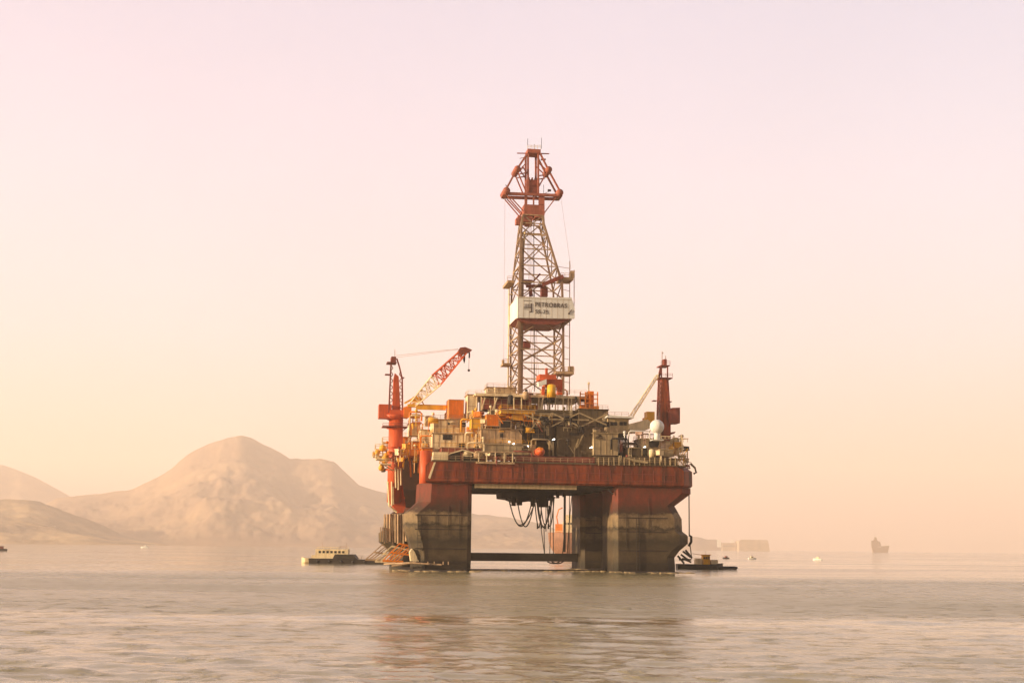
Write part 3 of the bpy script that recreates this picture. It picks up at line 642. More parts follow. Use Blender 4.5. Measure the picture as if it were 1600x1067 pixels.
# --- cranes
def P0(x, y, Y): return at(x, y, Y)
YL = 30
def crane_left():
    ped = MB(); p = at(615.5, 790, YL); q = at(616.5, 655, YL)
    ped.cyl((p.x, YL, p.z+1), 2.05, q.z-p.z-1, 24); ped.cyl((q.x, YL, q.z-.2), 2.1, at(616, 649, YL).z-q.z+.2, 24, r2=3.3)
    for z in (at(616, 700, YL).z, at(616, 735, YL).z, at(616, 670, YL).z): ped.cyl((q.x, YL, z), 2.2, .25, 24)
    cr = P('crane', 'redbright', ped, label='red and yellow deck crane with its boom raised to the right')
    h = MB(); pbox(h, 592, 631.5, 612, 653, YL-2, 4); pbox(h, 609, 640, 631, 651, YL-2.6, 5.2); h.build('machine_house', 'redbright', cr)
    t = MB(); ppoly(t, [(613, 645), (615, 592), (617, 583), (623, 588), (626, 645)], YL-1, 2); t.build('mast_column', 'redbright', cr)
    t = MB()
    fa = [(607.5, 645), (609, 610), (611, 568), (613, 560)]; fb = [(629, 645), (628.5, 592), (624, 573), (620, 560)]
    for dy in (-1.8, 1.8):
        for L_ in (fa, fb):
            for a_, b_ in zip(L_, L_[1:]): t.bar(A(*a_, YL+dy), A(*b_, YL+dy), .42)
        ys = [640, 630, 620, 610, 600, 590, 580, 570]
        for i, (y0, y1) in enumerate(zip(ys, ys[1:])):
            xa = lambda y: np.interp(-y, [-p[1] for p in fa], [p[0] for p in fa]); xb = lambda y: np.interp(-y, [-p[1] for p in fb], [p[0] for p in fb])
            t.bar(A(xa(y0), y0, YL+dy), A(614, (y0+y1)/2, YL+dy), .22); t.bar(A(614, (y0+y1)/2, YL+dy), A(xa(y1), y1, YL+dy), .22)
            t.bar(A(xb(y0), y0, YL+dy), A(624, (y0+y1)/2, YL+dy), .22); t.bar(A(624, (y0+y1)/2, YL+dy), A(xb(y1), y1, YL+dy), .22)
    t.build('gantry', 'brownred', cr)
    for q in ((611.5, 557, 619, 565.2, YL-2, 4), (605, 565.2, 620, 566.6, YL-2.3, 4.6), (602, 584, 611, 585.3, YL-1, 2.2), (627, 589, 632, 590, YL-1, 2)): pbox(MB(), *q).build('platform' if q[1] != 557 else 'gantry_head', 'brownred', cr)
    MB().bar(A(617, 557, YL), A(617, 546, YL), .15).build('antenna', 'steel', cr); t = MB()
    t.box(at(597, 667, YL).x, at(636, 667, YL).x, YL-2.6, YL+2.6, at(616, 668, YL).z, at(616, 666.6, YL).z)
    t.rail([A(598, 667, YL-2.5), A(636, 667, YL-2.5)], 1.1, .09, 1.4); t.bar(A(624, 678, YL), A(635, 668, YL), .2)
    t.build('platform', 'brownred', cr)
    b = MB(); root, tip = at(645, 632, YL-3), at(725, 549, YL-9)
    r1, r2 = root.lerp(tip, .1), root.lerp(tip, .93)
    m1_ = root.lerp(tip, .45)
    bo = MB().truss(root, m1_, 1.8, 3.6, 6, .3, .2).build('boom', 'cream', cr)
    MB().truss(m1_, tip, 3.6, 1.7, 7, .38, .24).build('boom_head_section', 'redbright', bo)
    b = MB(); ppoly(b, [(716, 548), (719, 543), (727, 542), (738, 546.5), (735, 549.5), (726, 552), (721, 556)], YL-10, 2.2); b.build('boom_tip', 'brownred', bo)
    b = MB(); b.tube([A(725, 550, YL-9), A(725.5, 556, YL-9)], .1, 4); pbox(b, 724, 556, 727, 563, YL-9.3, .6); ppoly(b, [(724, 563), (727, 563), (725.5, 568)], YL-9.2, .4)
    b.tube([A(733, 548, YL-9), A(732.5, 577, YL-9)], .06, 4); c_ = at(732.5, 578.5, YL-9); b.ball(tuple(c_), .38, n=10, m=6); pbox(b, 732.4, 551, 734.6, 559, YL-9.2, .4); b.build('hook_block', 'dark', bo)
    b = MB()
    for dy in (-.8, .8): b.tube([A(619, 555.5, YL+dy), A(716, 545, YL-9+dy)], .06, 4); b.tube([A(619, 558.5, YL+dy), A(717, 546, YL-9+dy)], .05, 4)
    b.build('boom_stay', 'steel', cr)
    b = MB(); ppoly(b, [(631, 652), (631, 636), (637, 634), (643, 634), (643, 648), (637, 653)], YL-3.4, 3); b.build('operator_cab', 'orange', cr)
    b = MB(); pbox(b, 637, 632, 700, 636.5, YL-4, 1.2); pbox(b, 650, 633, 697, 640, YL-4.2, .6); b.bar(A(632, 630, YL-3), A(652, 619, YL-3), .5); b.bar(A(640, 634, YL-3), A(658, 624, YL-3), .5); pbox(b, 645, 620, 657, 628, YL-3.5, 2)
    b.bar(A(638, 636, YL-3), A(647, 620, YL-3), .3); b.bar(A(657, 622, YL-3), A(663, 634, YL-3), .3)
    b.build('boom_foot', 'yellow', cr)
    return cr
crane_left()
YR = 22
def crane_right():
    ped = MB(); ppoly(ped, [(1031.5, 706), (1031.5, 650), (1033, 605), (1034.5, 590), (1042.5, 590), (1044.5, 612), (1048, 650), (1048, 706)], YR-2, 4)
    cr = P('crane', 'red', ped, label='red deck crane with a pale boom lowered to the left')
    t = MB()
    for dy in (-2, 2):
        for a_, b_ in (((1027, 650), (1029, 588)), ((1047, 645), (1043.5, 592)), ((1033.5, 590), (1033.5, 571)), ((1043, 590), (1043, 571)), ((1030, 590), (1033.5, 575)), ((1029, 588), (1031.5, 575))):
            t.bar(A(*a_, YR+dy), A(*b_, YR+dy), .34)
        for k in range(8):
            y0 = 645-k*7; t.bar(A(1027.3+k*.2, y0, YR+dy), A(1033, y0-4, YR+dy), .2); t.bar(A(1033, y0-4, YR+dy), A(1027.6+k*.2, y0-7, YR+dy), .2)
            t.bar(A(1046.8-k*.45, y0, YR+dy), A(1042, y0-4, YR+dy), .2); t.bar(A(1042, y0-4, YR+dy), A(1046.4-k*.45, y0-7, YR+dy), .2)
    t.build('gantry', 'brownred', cr)
    for q in ((1033, 570, 1047, 571.5, YR-2.4, 4.8), (1037.5, 561, 1042, 570, YR-1, 2), (1030, 589.5, 1051, 591, YR-2.4, 4.8), (1021, 625, 1027, 626.2, YR-1, 2), (1046, 626.6, 1050, 627.8, YR-1, 2)): pbox(MB(), *q).build('platform' if q[1] != 561 else 'gantry_head', 'brownred', cr)
    ppoly(MB(), [(1047, 675.5), (1056, 674), (1054, 677), (1048, 679)], YR-2, 4).build('platform', 'brownred', cr); t = MB(); MB().rail([A(1033, 570, YR-2.3), A(1047, 570, YR-2.3)], 1.1, .09, 1.2).build('railing', 'brownred', cr); t.rail([A(1030, 589.5, YR-2.3), A(1051, 589.5, YR-2.3)], 1.1, .09, 1.4)
    t.build('railing', 'brownred', cr)
    t = MB(); t.bar(A(1034.5, 570, YR), A(1034.5, 549, YR), .16); t.bar(A(1034, 552, YR), A(1036.5, 551, YR), .2); t.bar(A(1040, 561, YR), A(1040, 556, YR), .14); t.build('antenna', 'steel', cr)
    h = MB(); ppoly(h, [(1044, 652), (1044, 645), (1050, 637), (1062.5, 636.5), (1062.5, 661), (1047, 661), (1044, 666)], YR-2.2, 4.4); h.build('machine_house', 'brownred', cr)
    b = MB(); b.truss(at(986, 651, YR-6), at(1027, 587, YR-3), .9, .7, 14, .16, .1); b.bar(A(1027, 587, YR-3), A(1031, 583, YR-1), .3); b.build('boom', 'cream', cr)
    b = MB(); pbox(b, 1011, 643, 1023, 660, YR-4, 3); pbox(b, 1008, 652, 1013, 662, YR-4, 3); b.build('operator_cab', 'yellow', cr)
    b = MB(); ppoly(b, [(980, 663), (1012, 655), (1018, 660), (1018, 668), (1000, 676), (981, 677)], YR-5, 2); b.build('boom_foot', 'cream', cr)
crane_right()

# --- radome
c_ = at(1026.5, 666.5, 0.5); mb = MB(); mb.ball(tuple(c_), 1.95, n=24, m=16); RD = P('radome', 'white', mb)
mb = MB(); mb.cyl((c_.x, .5, c_.z-3.6), .8, 2.1, 12); mb.box(c_.x-1.6, c_.x+1.6, -.8, 2.2, c_.z-3.8, c_.z-3.6); mb.build('base', 'white', RD)

# --- hanging gear beneath the deck
mb = MB(); ppoly(mb, [(785, 768), (866, 768), (865, 780), (852, 784), (838, 781), (812, 784), (800, 779), (786, 777)], 24, 12); P('moonpool_housing', 'dark', mb)
mb = MB()
for x_, y0, x2, y2 in ((784, 770, 796, 778), (800, 776, 806, 790), (808, 778, 816, 789), (830, 776, 836, 791), (841, 780, 857, 792), (856, 776, 868, 778), (870, 768, 874, 778), (880, 768, 884, 776), (790, 772, 793, 781)):
    P('underdeck_fitting', 'dark', pbox(MB(), x_, y0, x2, y2, 20+random.random()*3, 1.2))
def hose(pts, r=.17, Y=20, m='black', n=10):
    # catenary through three pixels: start, lowest, end
    (xa, ya), (xm, ym), (xb, yb) = pts; P_ = []
    for i in range(n*2+1):
        t = i/(2*n)
        x = xa+(xb-xa)*t; tm = (xm-xa)/(xb-xa) if xb != xa else .5
        y = ya + (ym-ya)*(1-((tm-t)/tm)**2) if t <= tm else yb + (ym-yb)*(1-((t-tm)/(1-tm))**2)
        P_.append(A(x, y, Y))
    P('drape_hose', m, MB().tube(P_, r, 6))
for h in (((795, 780), (814, 822), (830, 788)), ((796, 782), (812, 820), (834, 790)), ((809, 786), (821, 822.5), (834, 788)), ((836, 786), (842, 824), (846, 790)), ((841, 790), (850, 824), (858, 790)), ((845, 790), (852, 820), (861, 775)),
          ((838, 778), (848, 823), (864, 776)), ((855, 790), (859, 822), (866, 776))): hose(h, Y=20+random.random()*4)
mb = MB()
for pts in ([(845, 822), (848, 845), (851, 866)], [(850, 824), (851, 868)], [(853, 792), (853, 830)], [(862, 775), (860, 822), (859, 866)], [(864.5, 775), (864.5, 866)], [(883, 770), (882, 830), (879, 866)], [(890, 770), (889, 866)], [(894, 770), (891, 800), (886, 866)]):
    mb.tube([A(x_, y_, 22) for x_, y_ in pts], .13, 6)
for x_ in (840, 857, 846, 852): pbox(mb, x_-1, 818, x_+1, 826, 22, .4)
P('riser_line', 'black', mb)
mb = MB(); mb.tube([A(882.5, 769, 25), A(882, 862, 25)], .34, 8); P('riser_tube', 'dark', mb)
hose(((855, 877), (866, 880), (875, 876)), Y=15); hose(((862, 877), (872, 880), (881, 876)), Y=15)
# pipe and chain on the right outer side
mb = MB(); mb.tube([A(1076.5, 771, 6), A(1077, 838, 6)], .16, 6); mb.tube([A(1078, 850, 6), A(1081, 873, 6)], .14, 6); P('anchor_wire', 'dark', mb)
mb = MB(); mb.tube([A(1077, 836, 5), A(1080, 838, 5), A(1080, 846, 5), A(1076, 853, 5)], .35, 6); mb.tube([A(1073, 837, 5), A(1073, 850, 5)], .3, 6); P('fairlead', 'dark', mb)
mb = MB()
for a_, b_ in (((1067, 861), (1079, 870)), ((1071, 859), (1081, 871)), ((1064, 866), (1076, 875)), ((1066, 872), (1080, 878)), ((1059, 868), (1069, 880)), ((1061, 874), (1080, 874))): mb.bar(A(*a_, 4), A(*b_, 4), .45)
P('anchor_rack', 'dark', mb)

# anchor racks (bolsters) at the left, sunlit
def rack(x0, yt, x1, yb, n, Y, m):
    mb = MB()
    for k in range(n):
        t = k/(n-1); mb.bar(A(x0+22*t+ (14 if k % 2 else 12), yt+(4*t), Y), A(x0+22*t-14, yb, Y), .3)
    mb.bar(A(x0+12, yt, Y), A(x0+38, yt+6, Y), .5); mb.bar(A(x0, (yt+yb)/2, Y-.2), A(x0+27, (yt+yb)/2+4, Y-.2), .5); mb.bar(A(x0-14, yb, Y), A(x0+18, yb+1, Y), .5)
    P('anchor_rack', m, mb)
rack(585, 851, 0, 874, 5, 44, 'tan'); rack(612, 849, 0, 876, 5, 14, 'orange'); rack(600, 853, 0, 877, 4, 28, 'cream')
mb = MB(); ppoly(mb, [(642, 876), (640, 862), (644, 857), (648, 862), (655, 878)], 1, 3); P('bolster_plate', 'cream', mb)
mb = MB(); mb.tube([A(600, 881, 4), A(640, 879, -1), A(690, 882, -3)], .22, 6); mb.tube([A(612, 884, 0), A(650, 878, -1)], .22, 6)
for x_ in (668, 678, 692, 700): pbox(mb, x_, 877, x_+1.4, 882, -3, .5)
P('bumper_rail', 'tan', mb)
# ribs, pipes and the lower red leg of the far left column
mb = MB()
for k in range(9): x_ = 601+k*4.2; mb.tube([A(x_, 803, 39.2), A(x_, 850-random.random()*6, 39.2)], .25+.12*(k % 3), 6)
for x_ in (594, 597): pbox(mb, x_, 823, x_+1.5, 846, 38.4, .6)
P('mooring_pipe', 'tan', mb)
mb = MB(); ppoly(mb, [(610, 750), (628, 752), (634, 790), (630, 801), (622, 801), (610, 786)], YL+1, 4)
pbox(mb, 609, 776, 633, 779, YL, 6); P('pedestal_foot', 'redbright', mb)
mb = MB()
for x_, y0, y1 in ((618, 730, 762), (622, 732, 765), (626, 731, 758), (612, 752, 790), (614, 760, 788), (604, 700, 720)): mb.tube([A(x_, y0, YL-3), A(x_+.5, y1, YL-3)], .28, 6)
mb.tube([A(606, 752, YL-2.5), A(608, 790, YL-2.5), A(620, 800, YL-2.5)], .3, 6); P('cable_duct', 'cream', mb)
mb = MB(); p = at(649, 785, 2)
for x_, y0, y1 in ((627, 700, 730), (640, 706, 745)): mb.tube([A(x_, y0, 30), A(x_+2, y1, 30)], .3, 6)
ppoly(mb, [(612, 722), (620, 706), (640, 699), (652, 703), (654, 712), (640, 709), (624, 715), (618, 726)], 37.5, 4); P('mooring_arch', 'orange', mb)

# side platforms left of the crane
mb = MB()
for x0, y0, x1, Y in ((587, 701, 606, 24), (583, 712, 606, 27), (594, 724, 612, 22), (598, 690, 608, 30), (588, 716, 600, 16)):
    pbox(mb, x0, y0, x1, y0+2, Y, 4); mb.rail([A(x0, y0, Y), A(x1, y0, Y)], 1.3, .13, 1.1); mb.rail([A(x0, y0, Y), (at(x0, y0, Y).x, Y+4, at(x0, y0, Y).z)], 1.3, .13, 1.1)
for a_, b_ in (((590, 713), (612, 730)), ((585, 712), (600, 724)), ((596, 724), (614, 735)), ((598, 690), (598, 724)), ((592, 701), (592, 712))): mb.bar(A(*a_, 25), A(*b_, 25), .32)
P('side_platform', 'cream', mb)
mb = MB()
for x_, y_, r_ in ((590, 707, .8), (598, 700, 1.0), (602, 718, 1.1), (596, 731, .9), (603, 712, .9)): p = at(x_, y_, 24); mb.ball(tuple(p), r_, n=10, m=6)
pbox(mb, 583.5, 706, 587, 711, 26, 1.2); P('mooring_winch', 'yellow', mb)
# right edge platforms and davits
mb = MB()
for x0, y0, x1, Y in ((1050, 704, 1070, 12), (1052, 692, 1066, 14), (1056, 716, 1074, 8)):
    pbox(mb, x0, y0, x1, y0+1.6, Y, 4); mb.rail([A(x0, y0, Y), A(x1, y0, Y)], 1.2, .12, 1.2)
for a_, b_ in (((1053, 680), (1053, 714)), ((1064, 680), (1064, 704)), ((1062, 690), (1073, 703)), ((1072, 697), (1073, 706)), ((1060, 682), (1066, 679)), ((1073, 703), (1065, 706))): mb.bar(A(*a_, 12), A(*b_, 12), .3)
pbox(mb, 1057, 697, 1068, 704, 13, 3)
P('side_platform', 'cream', mb)
mb = MB(); p = at(1071, 729, 3); mb.tube([(p.x-1.2, 3, p.z-1.2), (p.x-1.2, 5.5, p.z-1.2)], 1.6, 14); mb.tube([A(1079, 724, 4), A(1086, 731, 4), A(1088, 738, 4), A(1084, 740, 4)], .3, 6); mb.rail([A(1068, 726, 2), A(1080, 728, 2)], 1, .12, 1); P('mooring_winch', 'olive', mb)
mb = MB(); ppoly(mb, [(975, 714), (1013, 721), (1012, 724), (1004, 723), (992, 721)], -1.9, .9); P('folded_gangway', 'pale', mb)
mb = MB(); pbox(mb, 930, 714, 1058, 726, -.2, 2.2); P('bulwark', 'olive', mb); P('bulwark', 'brownred', pbox(MB(), 806, 713, 929, 722, -.3, 2))
mb = MB()
for k in range(16): x_ = 935+k*8; pbox(mb, x_, 714.5, x_+1, 727, -1.35, .25)
P('bulwark_stay', 'pale', mb)

# --- deck clutter: many small pipes, boxes, vents, ducts, each a part
rnd = random.Random(12)
reg = [(640, 640, 735, 700, 10, 34, ('yellow', 'cream', 'orange', 'cream', 'yellow', 'orange')), (735, 636, 830, 672, 2, 14, ('yellow', 'orange', 'cream', 'yellow')), (600, 690, 660, 716, 20, 40, ('yellow', 'cream', 'orange')),
       (740, 650, 765, 712, 2, 10, ('cream', 'yellow', 'cream')), (810, 640, 950, 715, 1, 9, ('olive', 'dark', 'pale', 'dark', 'olive')), (960, 668, 1045, 713, 0, 14, ('cream', 'pale', 'dark', 'pink', 'white')),
       (750, 600, 925, 642, 10, 34, ('cream', 'tan', 'orange', 'dark')), (676, 700, 830, 722, -.8, 1, ('brownred', 'tan', 'cream')), (1046, 680, 1076, 728, 2, 12, ('cream', 'pale', 'yellow'))]
cnt = [44, 30, 22, 18, 22, 24, 18, 12, 12]
for (x0, y0, x1, y1, Ya, Yb, ms), n in zip(reg, cnt):
    for k in range(n):
        x_, y_, Y = rnd.uniform(x0, x1), rnd.uniform(y0+4, y1), rnd.uniform(Ya, Yb); m = rnd.choice(ms); mb = MB(); t = rnd.random() if y0 != 700 or x0 != 676 else rnd.random()*.72; p = at(x_, y_, Y)
        if t < .3:
            w, h, d = rnd.uniform(.6, 2.2), rnd.uniform(.6, 1.8), rnd.uniform(1, 2.5); rz = rnd.uniform(15, 55)
            mb.box(p.x, p.x+w, Y, Y+d, p.z-h, p.z); mb.box(p.x-.1, p.x+w+.1, Y-.1, Y+d, p.z-h*.1, p.z+.1); mb.box(p.x+w*.3, p.x+w*.35, Y-.08, Y, p.z-h, p.z-.2)
            mb.bar((p.x+.2, Y+d/2, p.z-h-1.8), (p.x+.2, Y+d/2, p.z-h), .2); mb.bar((p.x+w-.2, Y+d/2, p.z-h-1.8), (p.x+w-.2, Y+d/2, p.z-h), .2); c_, s_ = cos(R(rz)), sin(R(rz)); mb.v = [(p.x+(a_-p.x)*c_+(b_-Y)*s_, Y-(a_-p.x)*s_+(b_-Y)*c_, z_) for a_, b_, z_ in mb.v]; P('equipment_box', m, mb)
        elif t < .72:
            l = rnd.uniform(2, 6); v = rnd.uniform(1.5, 5); r_ = rnd.uniform(.1, .28); s_ = -1 if x_ > 1000 else 1 if x_ < 700 else rnd.choice((-1, 1))
            mb.tube([(p.x, Y, p.z-v), (p.x, Y, p.z), (p.x+.4*s_, Y, p.z+.4), (p.x+l*s_, Y, p.z+.4), (p.x+(l+.4)*s_, Y, p.z), (p.x+(l+.4)*s_, Y, p.z-v*.7)], r_, 7); P('pipe_run', m, mb)
        elif t < .86:
            r_ = rnd.uniform(.5, 1.1); h = rnd.uniform(1.5, 3.5); mb.cyl((p.x, Y, p.z-h), r_, h, 14); mb.ball((p.x, Y, p.z), r_, sz=.5, n=14, m=8); mb.cyl((p.x, Y, p.z-h*.5), r_+.08, .15, 14); P('pressure_tank', m, mb)
        else:
            h = rnd.uniform(3, 6); mb.box(p.x-.12, p.x+.12, Y, Y+.25, p.z-h, p.z+1); mb.ball((p.x, Y, p.z+1.2), .45, n=10, m=6); mb.bar((p.x-.9, Y, p.z+.3), (p.x+.9, Y, p.z+.3), .12); P('vent_post', m, mb)
for (x0, y0, x1, y1, Ya, Yb, ms), n in zip(reg, [26, 22, 12, 12, 26, 16, 14, 6, 8]):
    for k in range(n):
        x_, y_, Y = rnd.uniform(x0, x1-4), rnd.uniform(y0+4, y1), rnd.uniform(Ya-1, Ya+(Yb-Ya)*.5); p = at(x_, y_, Y); t = rnd.random(); mb = MB(); m = rnd.choice(ms + ('dark', 'brownred'))
        if t < .25:      # ladder
            h = rnd.uniform(2.5, 5)
            for q in (0, .5): mb.bar((p.x+q, Y, p.z-h), (p.x+q, Y, p.z), .1)
            for q in range(int(h/.45)): mb.bar((p.x, Y, p.z-h+q*.45), (p.x+.5, Y, p.z-h+q*.45), .08)
            P('ladder', m, mb)
        elif t < .45:    # stacked cable tray
            l = rnd.uniform(2, 6)
            mb.box(p.x, p.x+l, Y, Y+.5, p.z, p.z+.18)
            for q in range(int(l/1.1)+1): mb.box(p.x+q*1.1, p.x+q*1.1+.1, Y, Y+.1, p.z-.9, p.z)
            P('cable_tray', m, mb)
        elif t < .65:    # valve on a riser
            h = rnd.uniform(1, 2.5); mb.tube([(p.x, Y, p.z-h), (p.x, Y, p.z)], .14, 6); mb.tube([(p.x, Y-.1, p.z), (p.x, Y+.1, p.z)], .42, 10); mb.ball((p.x, Y+.1, p.z-h*.45), .32, n=8, m=6); P('valve', m, mb)
        elif t < .85:    # fan housing / pump skid
            w = rnd.uniform(.8, 1.8); mb.tube([(p.x, Y, p.z-.7), (p.x+w*1.4, Y+.6, p.z-.7)], w*.38, 10); mb.box(p.x-.1, p.x+w*1.5, Y-.3, Y+1, p.z-1.5, p.z-1.25)
            for q in (0, w*1.3): mb.box(p.x+q, p.x+q+.15, Y, Y+.3, p.z-1.25, p.z-.8)
            P('pump', m, mb)
        else:            # slanting stay
            l = rnd.uniform(2, 4.5); mb.bar((p.x, Y, p.z-l), (p.x+rnd.choice((-1, 1))*l*.7, Y, p.z), .22); P('stay_beam', m, mb)
# railings along the deck edges
mb = MB().rail([(-30, -1.1, ZT+.35), (38.5, -1.1, ZT+.35)], 1.15, .09, 2).rail([(-29.2, 0, ZT+.35), (-29.2, 39, ZT+.35)], 1.15, .09, 2).rail([(39.3, 0, ZT+.35), (39.3, 54, ZT+.35)], 1.15, .09, 2)
P('deck_railing', 'tan', mb)

# --- loose things standing on the rig
def on_rig(name, x0, y0, x1, y1, Y, d, label, cat, group=None):
    a, b, c, e = ext(x0, y0, x1, y1, Y); cc = Vector(((a+b)/2, Y+d/2, c)); o = empty(name, RIG @ Matrix.Translation(cc), label, cat, group)
    return o, (b-a)/2, d/2, e-c
def container(x0, y0, x1, y1, Y, d, m, label):
    o, hx, hy, h = on_rig('shipping_container', x0, y0, x1, y1, Y, d, label, 'container', 'containers stowed on the rig deck')
    mb = MB(); mb.box(-hx+.08, hx-.08, -hy+.08, hy-.08, .1, h-.1)
    n = max(4, int(hx*2/.5))
    for k in range(n): x_ = -hx+.15+(2*hx-.3)*k/n; mb.box(x_, x_+.22, -hy+.02, -hy+.08, .2, h-.2)
    mb.build('body', m, o)
    f = MB()
    for sx in (-1, 1):
        for sy in (-1, 1): f.box(sx*hx-(.14 if sx > 0 else 0), sx*hx+(.14 if sx < 0 else 0), sy*hy-(.14 if sy > 0 else 0), sy*hy+(.14 if sy < 0 else 0), 0, h)
    for z in (0, h-.14): f.box(-hx+.14, hx-.14, -hy, -hy+.14, z, z+.14); f.box(-hx+.14, hx-.14, hy-.14, hy, z, z+.14); f.box(-hx, -hx+.14, -hy+.14, hy-.14, z, z+.14)
    f.build('corner_frame', 'tan', o)
container(701, 624, 725, 654, 22, 6, 'orange', 'orange container raised high behind the yellow crane beam')
container(760, 647, 780, 666, 2.4, 3, 'orange', 'bright orange container above the tan deck house, left of a dark one')
container(781, 657, 799, 669, 2.2, 3, 'dark', 'small dark brown container beside the bright orange container')
container(800, 645, 818, 658, 4.5, 3, 'yellow', 'yellow container right of the bright orange container on the rig')
container(806, 646, 824, 655, 9, 3, 'orange', 'orange container half hidden behind the yellow container')

def lifeboat(x0, y0, x1, y1, Y, L, label):
    o, hx, hy, h = on_rig('lifeboat', x0, y0, x1, y1, Y, L, label, 'lifeboat')
    rings = []
    for t, s in ((-1, .15), (-.85, .6), (-.5, .95), (0, 1), (.5, .95), (.85, .7), (1, .3)):
        rings.append([(hx*s*cos(a), L/2*t, h*.42+h*.42*s*sin(a)*(1 if sin(a) > 0 else .98)) for a in [2*pi*k/14 for k in range(14)]])
    MB().loft([r[::-1] for r in rings], True).build('hull', 'redbright', o)
    mb = MB(); mb.ball((0, -L*.1, h*.62), hx*.62, sy=1.6, sz=.85, n=12, m=8); mb.build('canopy', 'yellow', o)
    mb = MB(); mb.box(-hx*.3, hx*.3, -L*.5, -L*.46, h*.5, h*.75); mb.build('hatch', 'orange', o)
lifeboat(838, 695, 854, 712, -1.9, 7, 'rounded red and yellow enclosed lifeboat hanging end on at the rig deck edge')

# broken foam lapping round the columns and pontoons
fr = random.Random(3); mb = MB()
spots = []
for sx in (-1, 1):
    for k in range(60): spots.append((sx*fr.uniform(18.5, 40), -fr.expovariate(.7)-.1 if fr.random() < .6 else fr.uniform(-1, 1)-9))
    for k in range(30): spots.append((sx*(18.9-fr.expovariate(.8)), fr.uniform(0, 54)))
for k in range(120): spots.append((fr.uniform(-19, 19), 8.2-fr.expovariate(.5)))
for x, y in spots:
    L_ = fr.uniform(.25, 1.3); B_ = L_*fr.uniform(.2, .5); n = 9; z = fr.uniform(.1, .22)
    ring_ = [(x+L_*cos(2*pi*k/n)*fr.uniform(.6, 1.1), y+B_*sin(2*pi*k/n)*fr.uniform(.6, 1.1)) for k in range(n)]
    mb.loft([[(a_, b_, z-.25) for a_, b_ in ring_], [(a_, b_, z) for a_, b_ in ring_], [(x+(a_-x)*.5, y+(b_-y)*.5, z+.05) for a_, b_ in ring_]])
foam = mb.build('sea_foam', 'pale'); foam.matrix_world = RIG; tag(foam, kind='stuff')
# ------------------------------------------------------------------ boats
def place(name, px, D, rz, label, cat, group=None, z=0):
    return empty(name, Matrix.Translation((ray_x(px, D, 858), D, z)) @ Matrix.Rotation(R(rz), 4, 'Z'), label, cat, group)
def hull_mb(L, B, H, bow=.35, stern=.85, sheer=.25, n=12, draft=.6):
    rings = []
    for i in range(n+1):
        t = i/n; x = -L/2+L*t
        w = B/2*(stern+(1-stern)*min(1, t*3)) if t < 1-bow else B/2*max(.03, max(0, cos((t-(1-bow))/bow*pi/2))**.75)
        top = H*(1+sheer*max(0, (t-.5)*2)**2+.08*(1-t)); xx = x + (L*.0 if t < 1 else .3)
        rings.append([(x, -w*.55, -draft), (x, w*.55, -draft), (xx, w*.95, H*.2), (xx, w, top), (xx, w*.85, top-.06*H), (xx, -w*.85, top-.06*H), (xx, -w, top), (xx, -w*.95, H*.2)])
    return MB().loft(rings)

# barge moored off the left of the rig
D = 452; s = D/1950.0
b = place('barge', 540, D, 0, 'low dark barge with a cream deckhouse moored left of the rig', 'barge')
X_ = lambda px: (px-540)*s
Z_ = lambda py: (880.3-py)*s
mb = MB(); mb.loft([[(X_(487), -4, -.8), (X_(612), -4, -.8), (X_(612), 4, -.8), (X_(487), 4, -.8)], [(X_(486), -4.2, Z_(873)), (X_(614), -4.2, Z_(874.5)), (X_(614), 4.2, Z_(874.5)), (X_(486), 4.2, Z_(873))]])
mb.prism([(X_(523), Z_(873)), (X_(526), Z_(866.5)), (X_(554), Z_(866.5)), (X_(560), Z_(873.5))], -4, 3.6)
mb.build('hull', 'dark', b)
mb = hull_mb(8, 5, 1.7); mb.v = [(X_(483)-x*.55, y, z) for x, y, z in mb.v]; mb.f = [f[::-1] for f in mb.f]; mb.build('bow', 'cream', b)
mb = MB(); mb.box(X_(495), X_(545), -2.2, 2.6, Z_(873), Z_(859)); mb.box(X_(489), X_(498), -2, 2, Z_(873), Z_(868)); dh = mb.build('deckhouse', 'cream', b)
mb = MB(); mb.box(X_(497), X_(531), -2.6, 2.8, Z_(857), Z_(856)); 
for x_ in (499, 508, 518, 529, 545.5): mb.box(X_(x_)-.09, X_(x_)+.09, -2.5, -2.35, Z_(859), Z_(856))
mb.build('roof', 'cream', dh)
for k in range(7): MB().box(X_(500+k*6), X_(503.6+k*6), -2.26, -2.2, Z_(865), Z_(861.5)).build('window', 'glass', dh)
mb = MB(); mb.rail([(X_(531), -2.2, Z_(859)), (X_(545), -2.2, Z_(859))], 1, .08, .8); mb.build('railing', 'tan', b)
for a_, c_, d_ in ((504, 856, 848), (541, 859, 849)): MB().bar((X_(a_), 0, Z_(c_)), (X_(a_), 0, Z_(d_)), .1).build('mast', 'tan', b)
MB().rail([(X_(562), -3.9, Z_(874)), (X_(600), -3.9, Z_(874.5))], 1, .07, 1.5).build('railing', 'tan', b)
for k in range(5): MB().tube([(X_(500+k*18), -4.35, .7), (X_(500+k*18), -4.15, .7)], .5, 12).build('tyre_fender', 'black', b)
mb = MB().tube([(X_(478.5), -1, .55), (X_(478.5), 1, .55)], .55, 12); mb.tube([(X_(563), 2, Z_(874)), (X_(565), 2, Z_(868))], .08, 5); mb.build('tyre_fender', 'black', b)
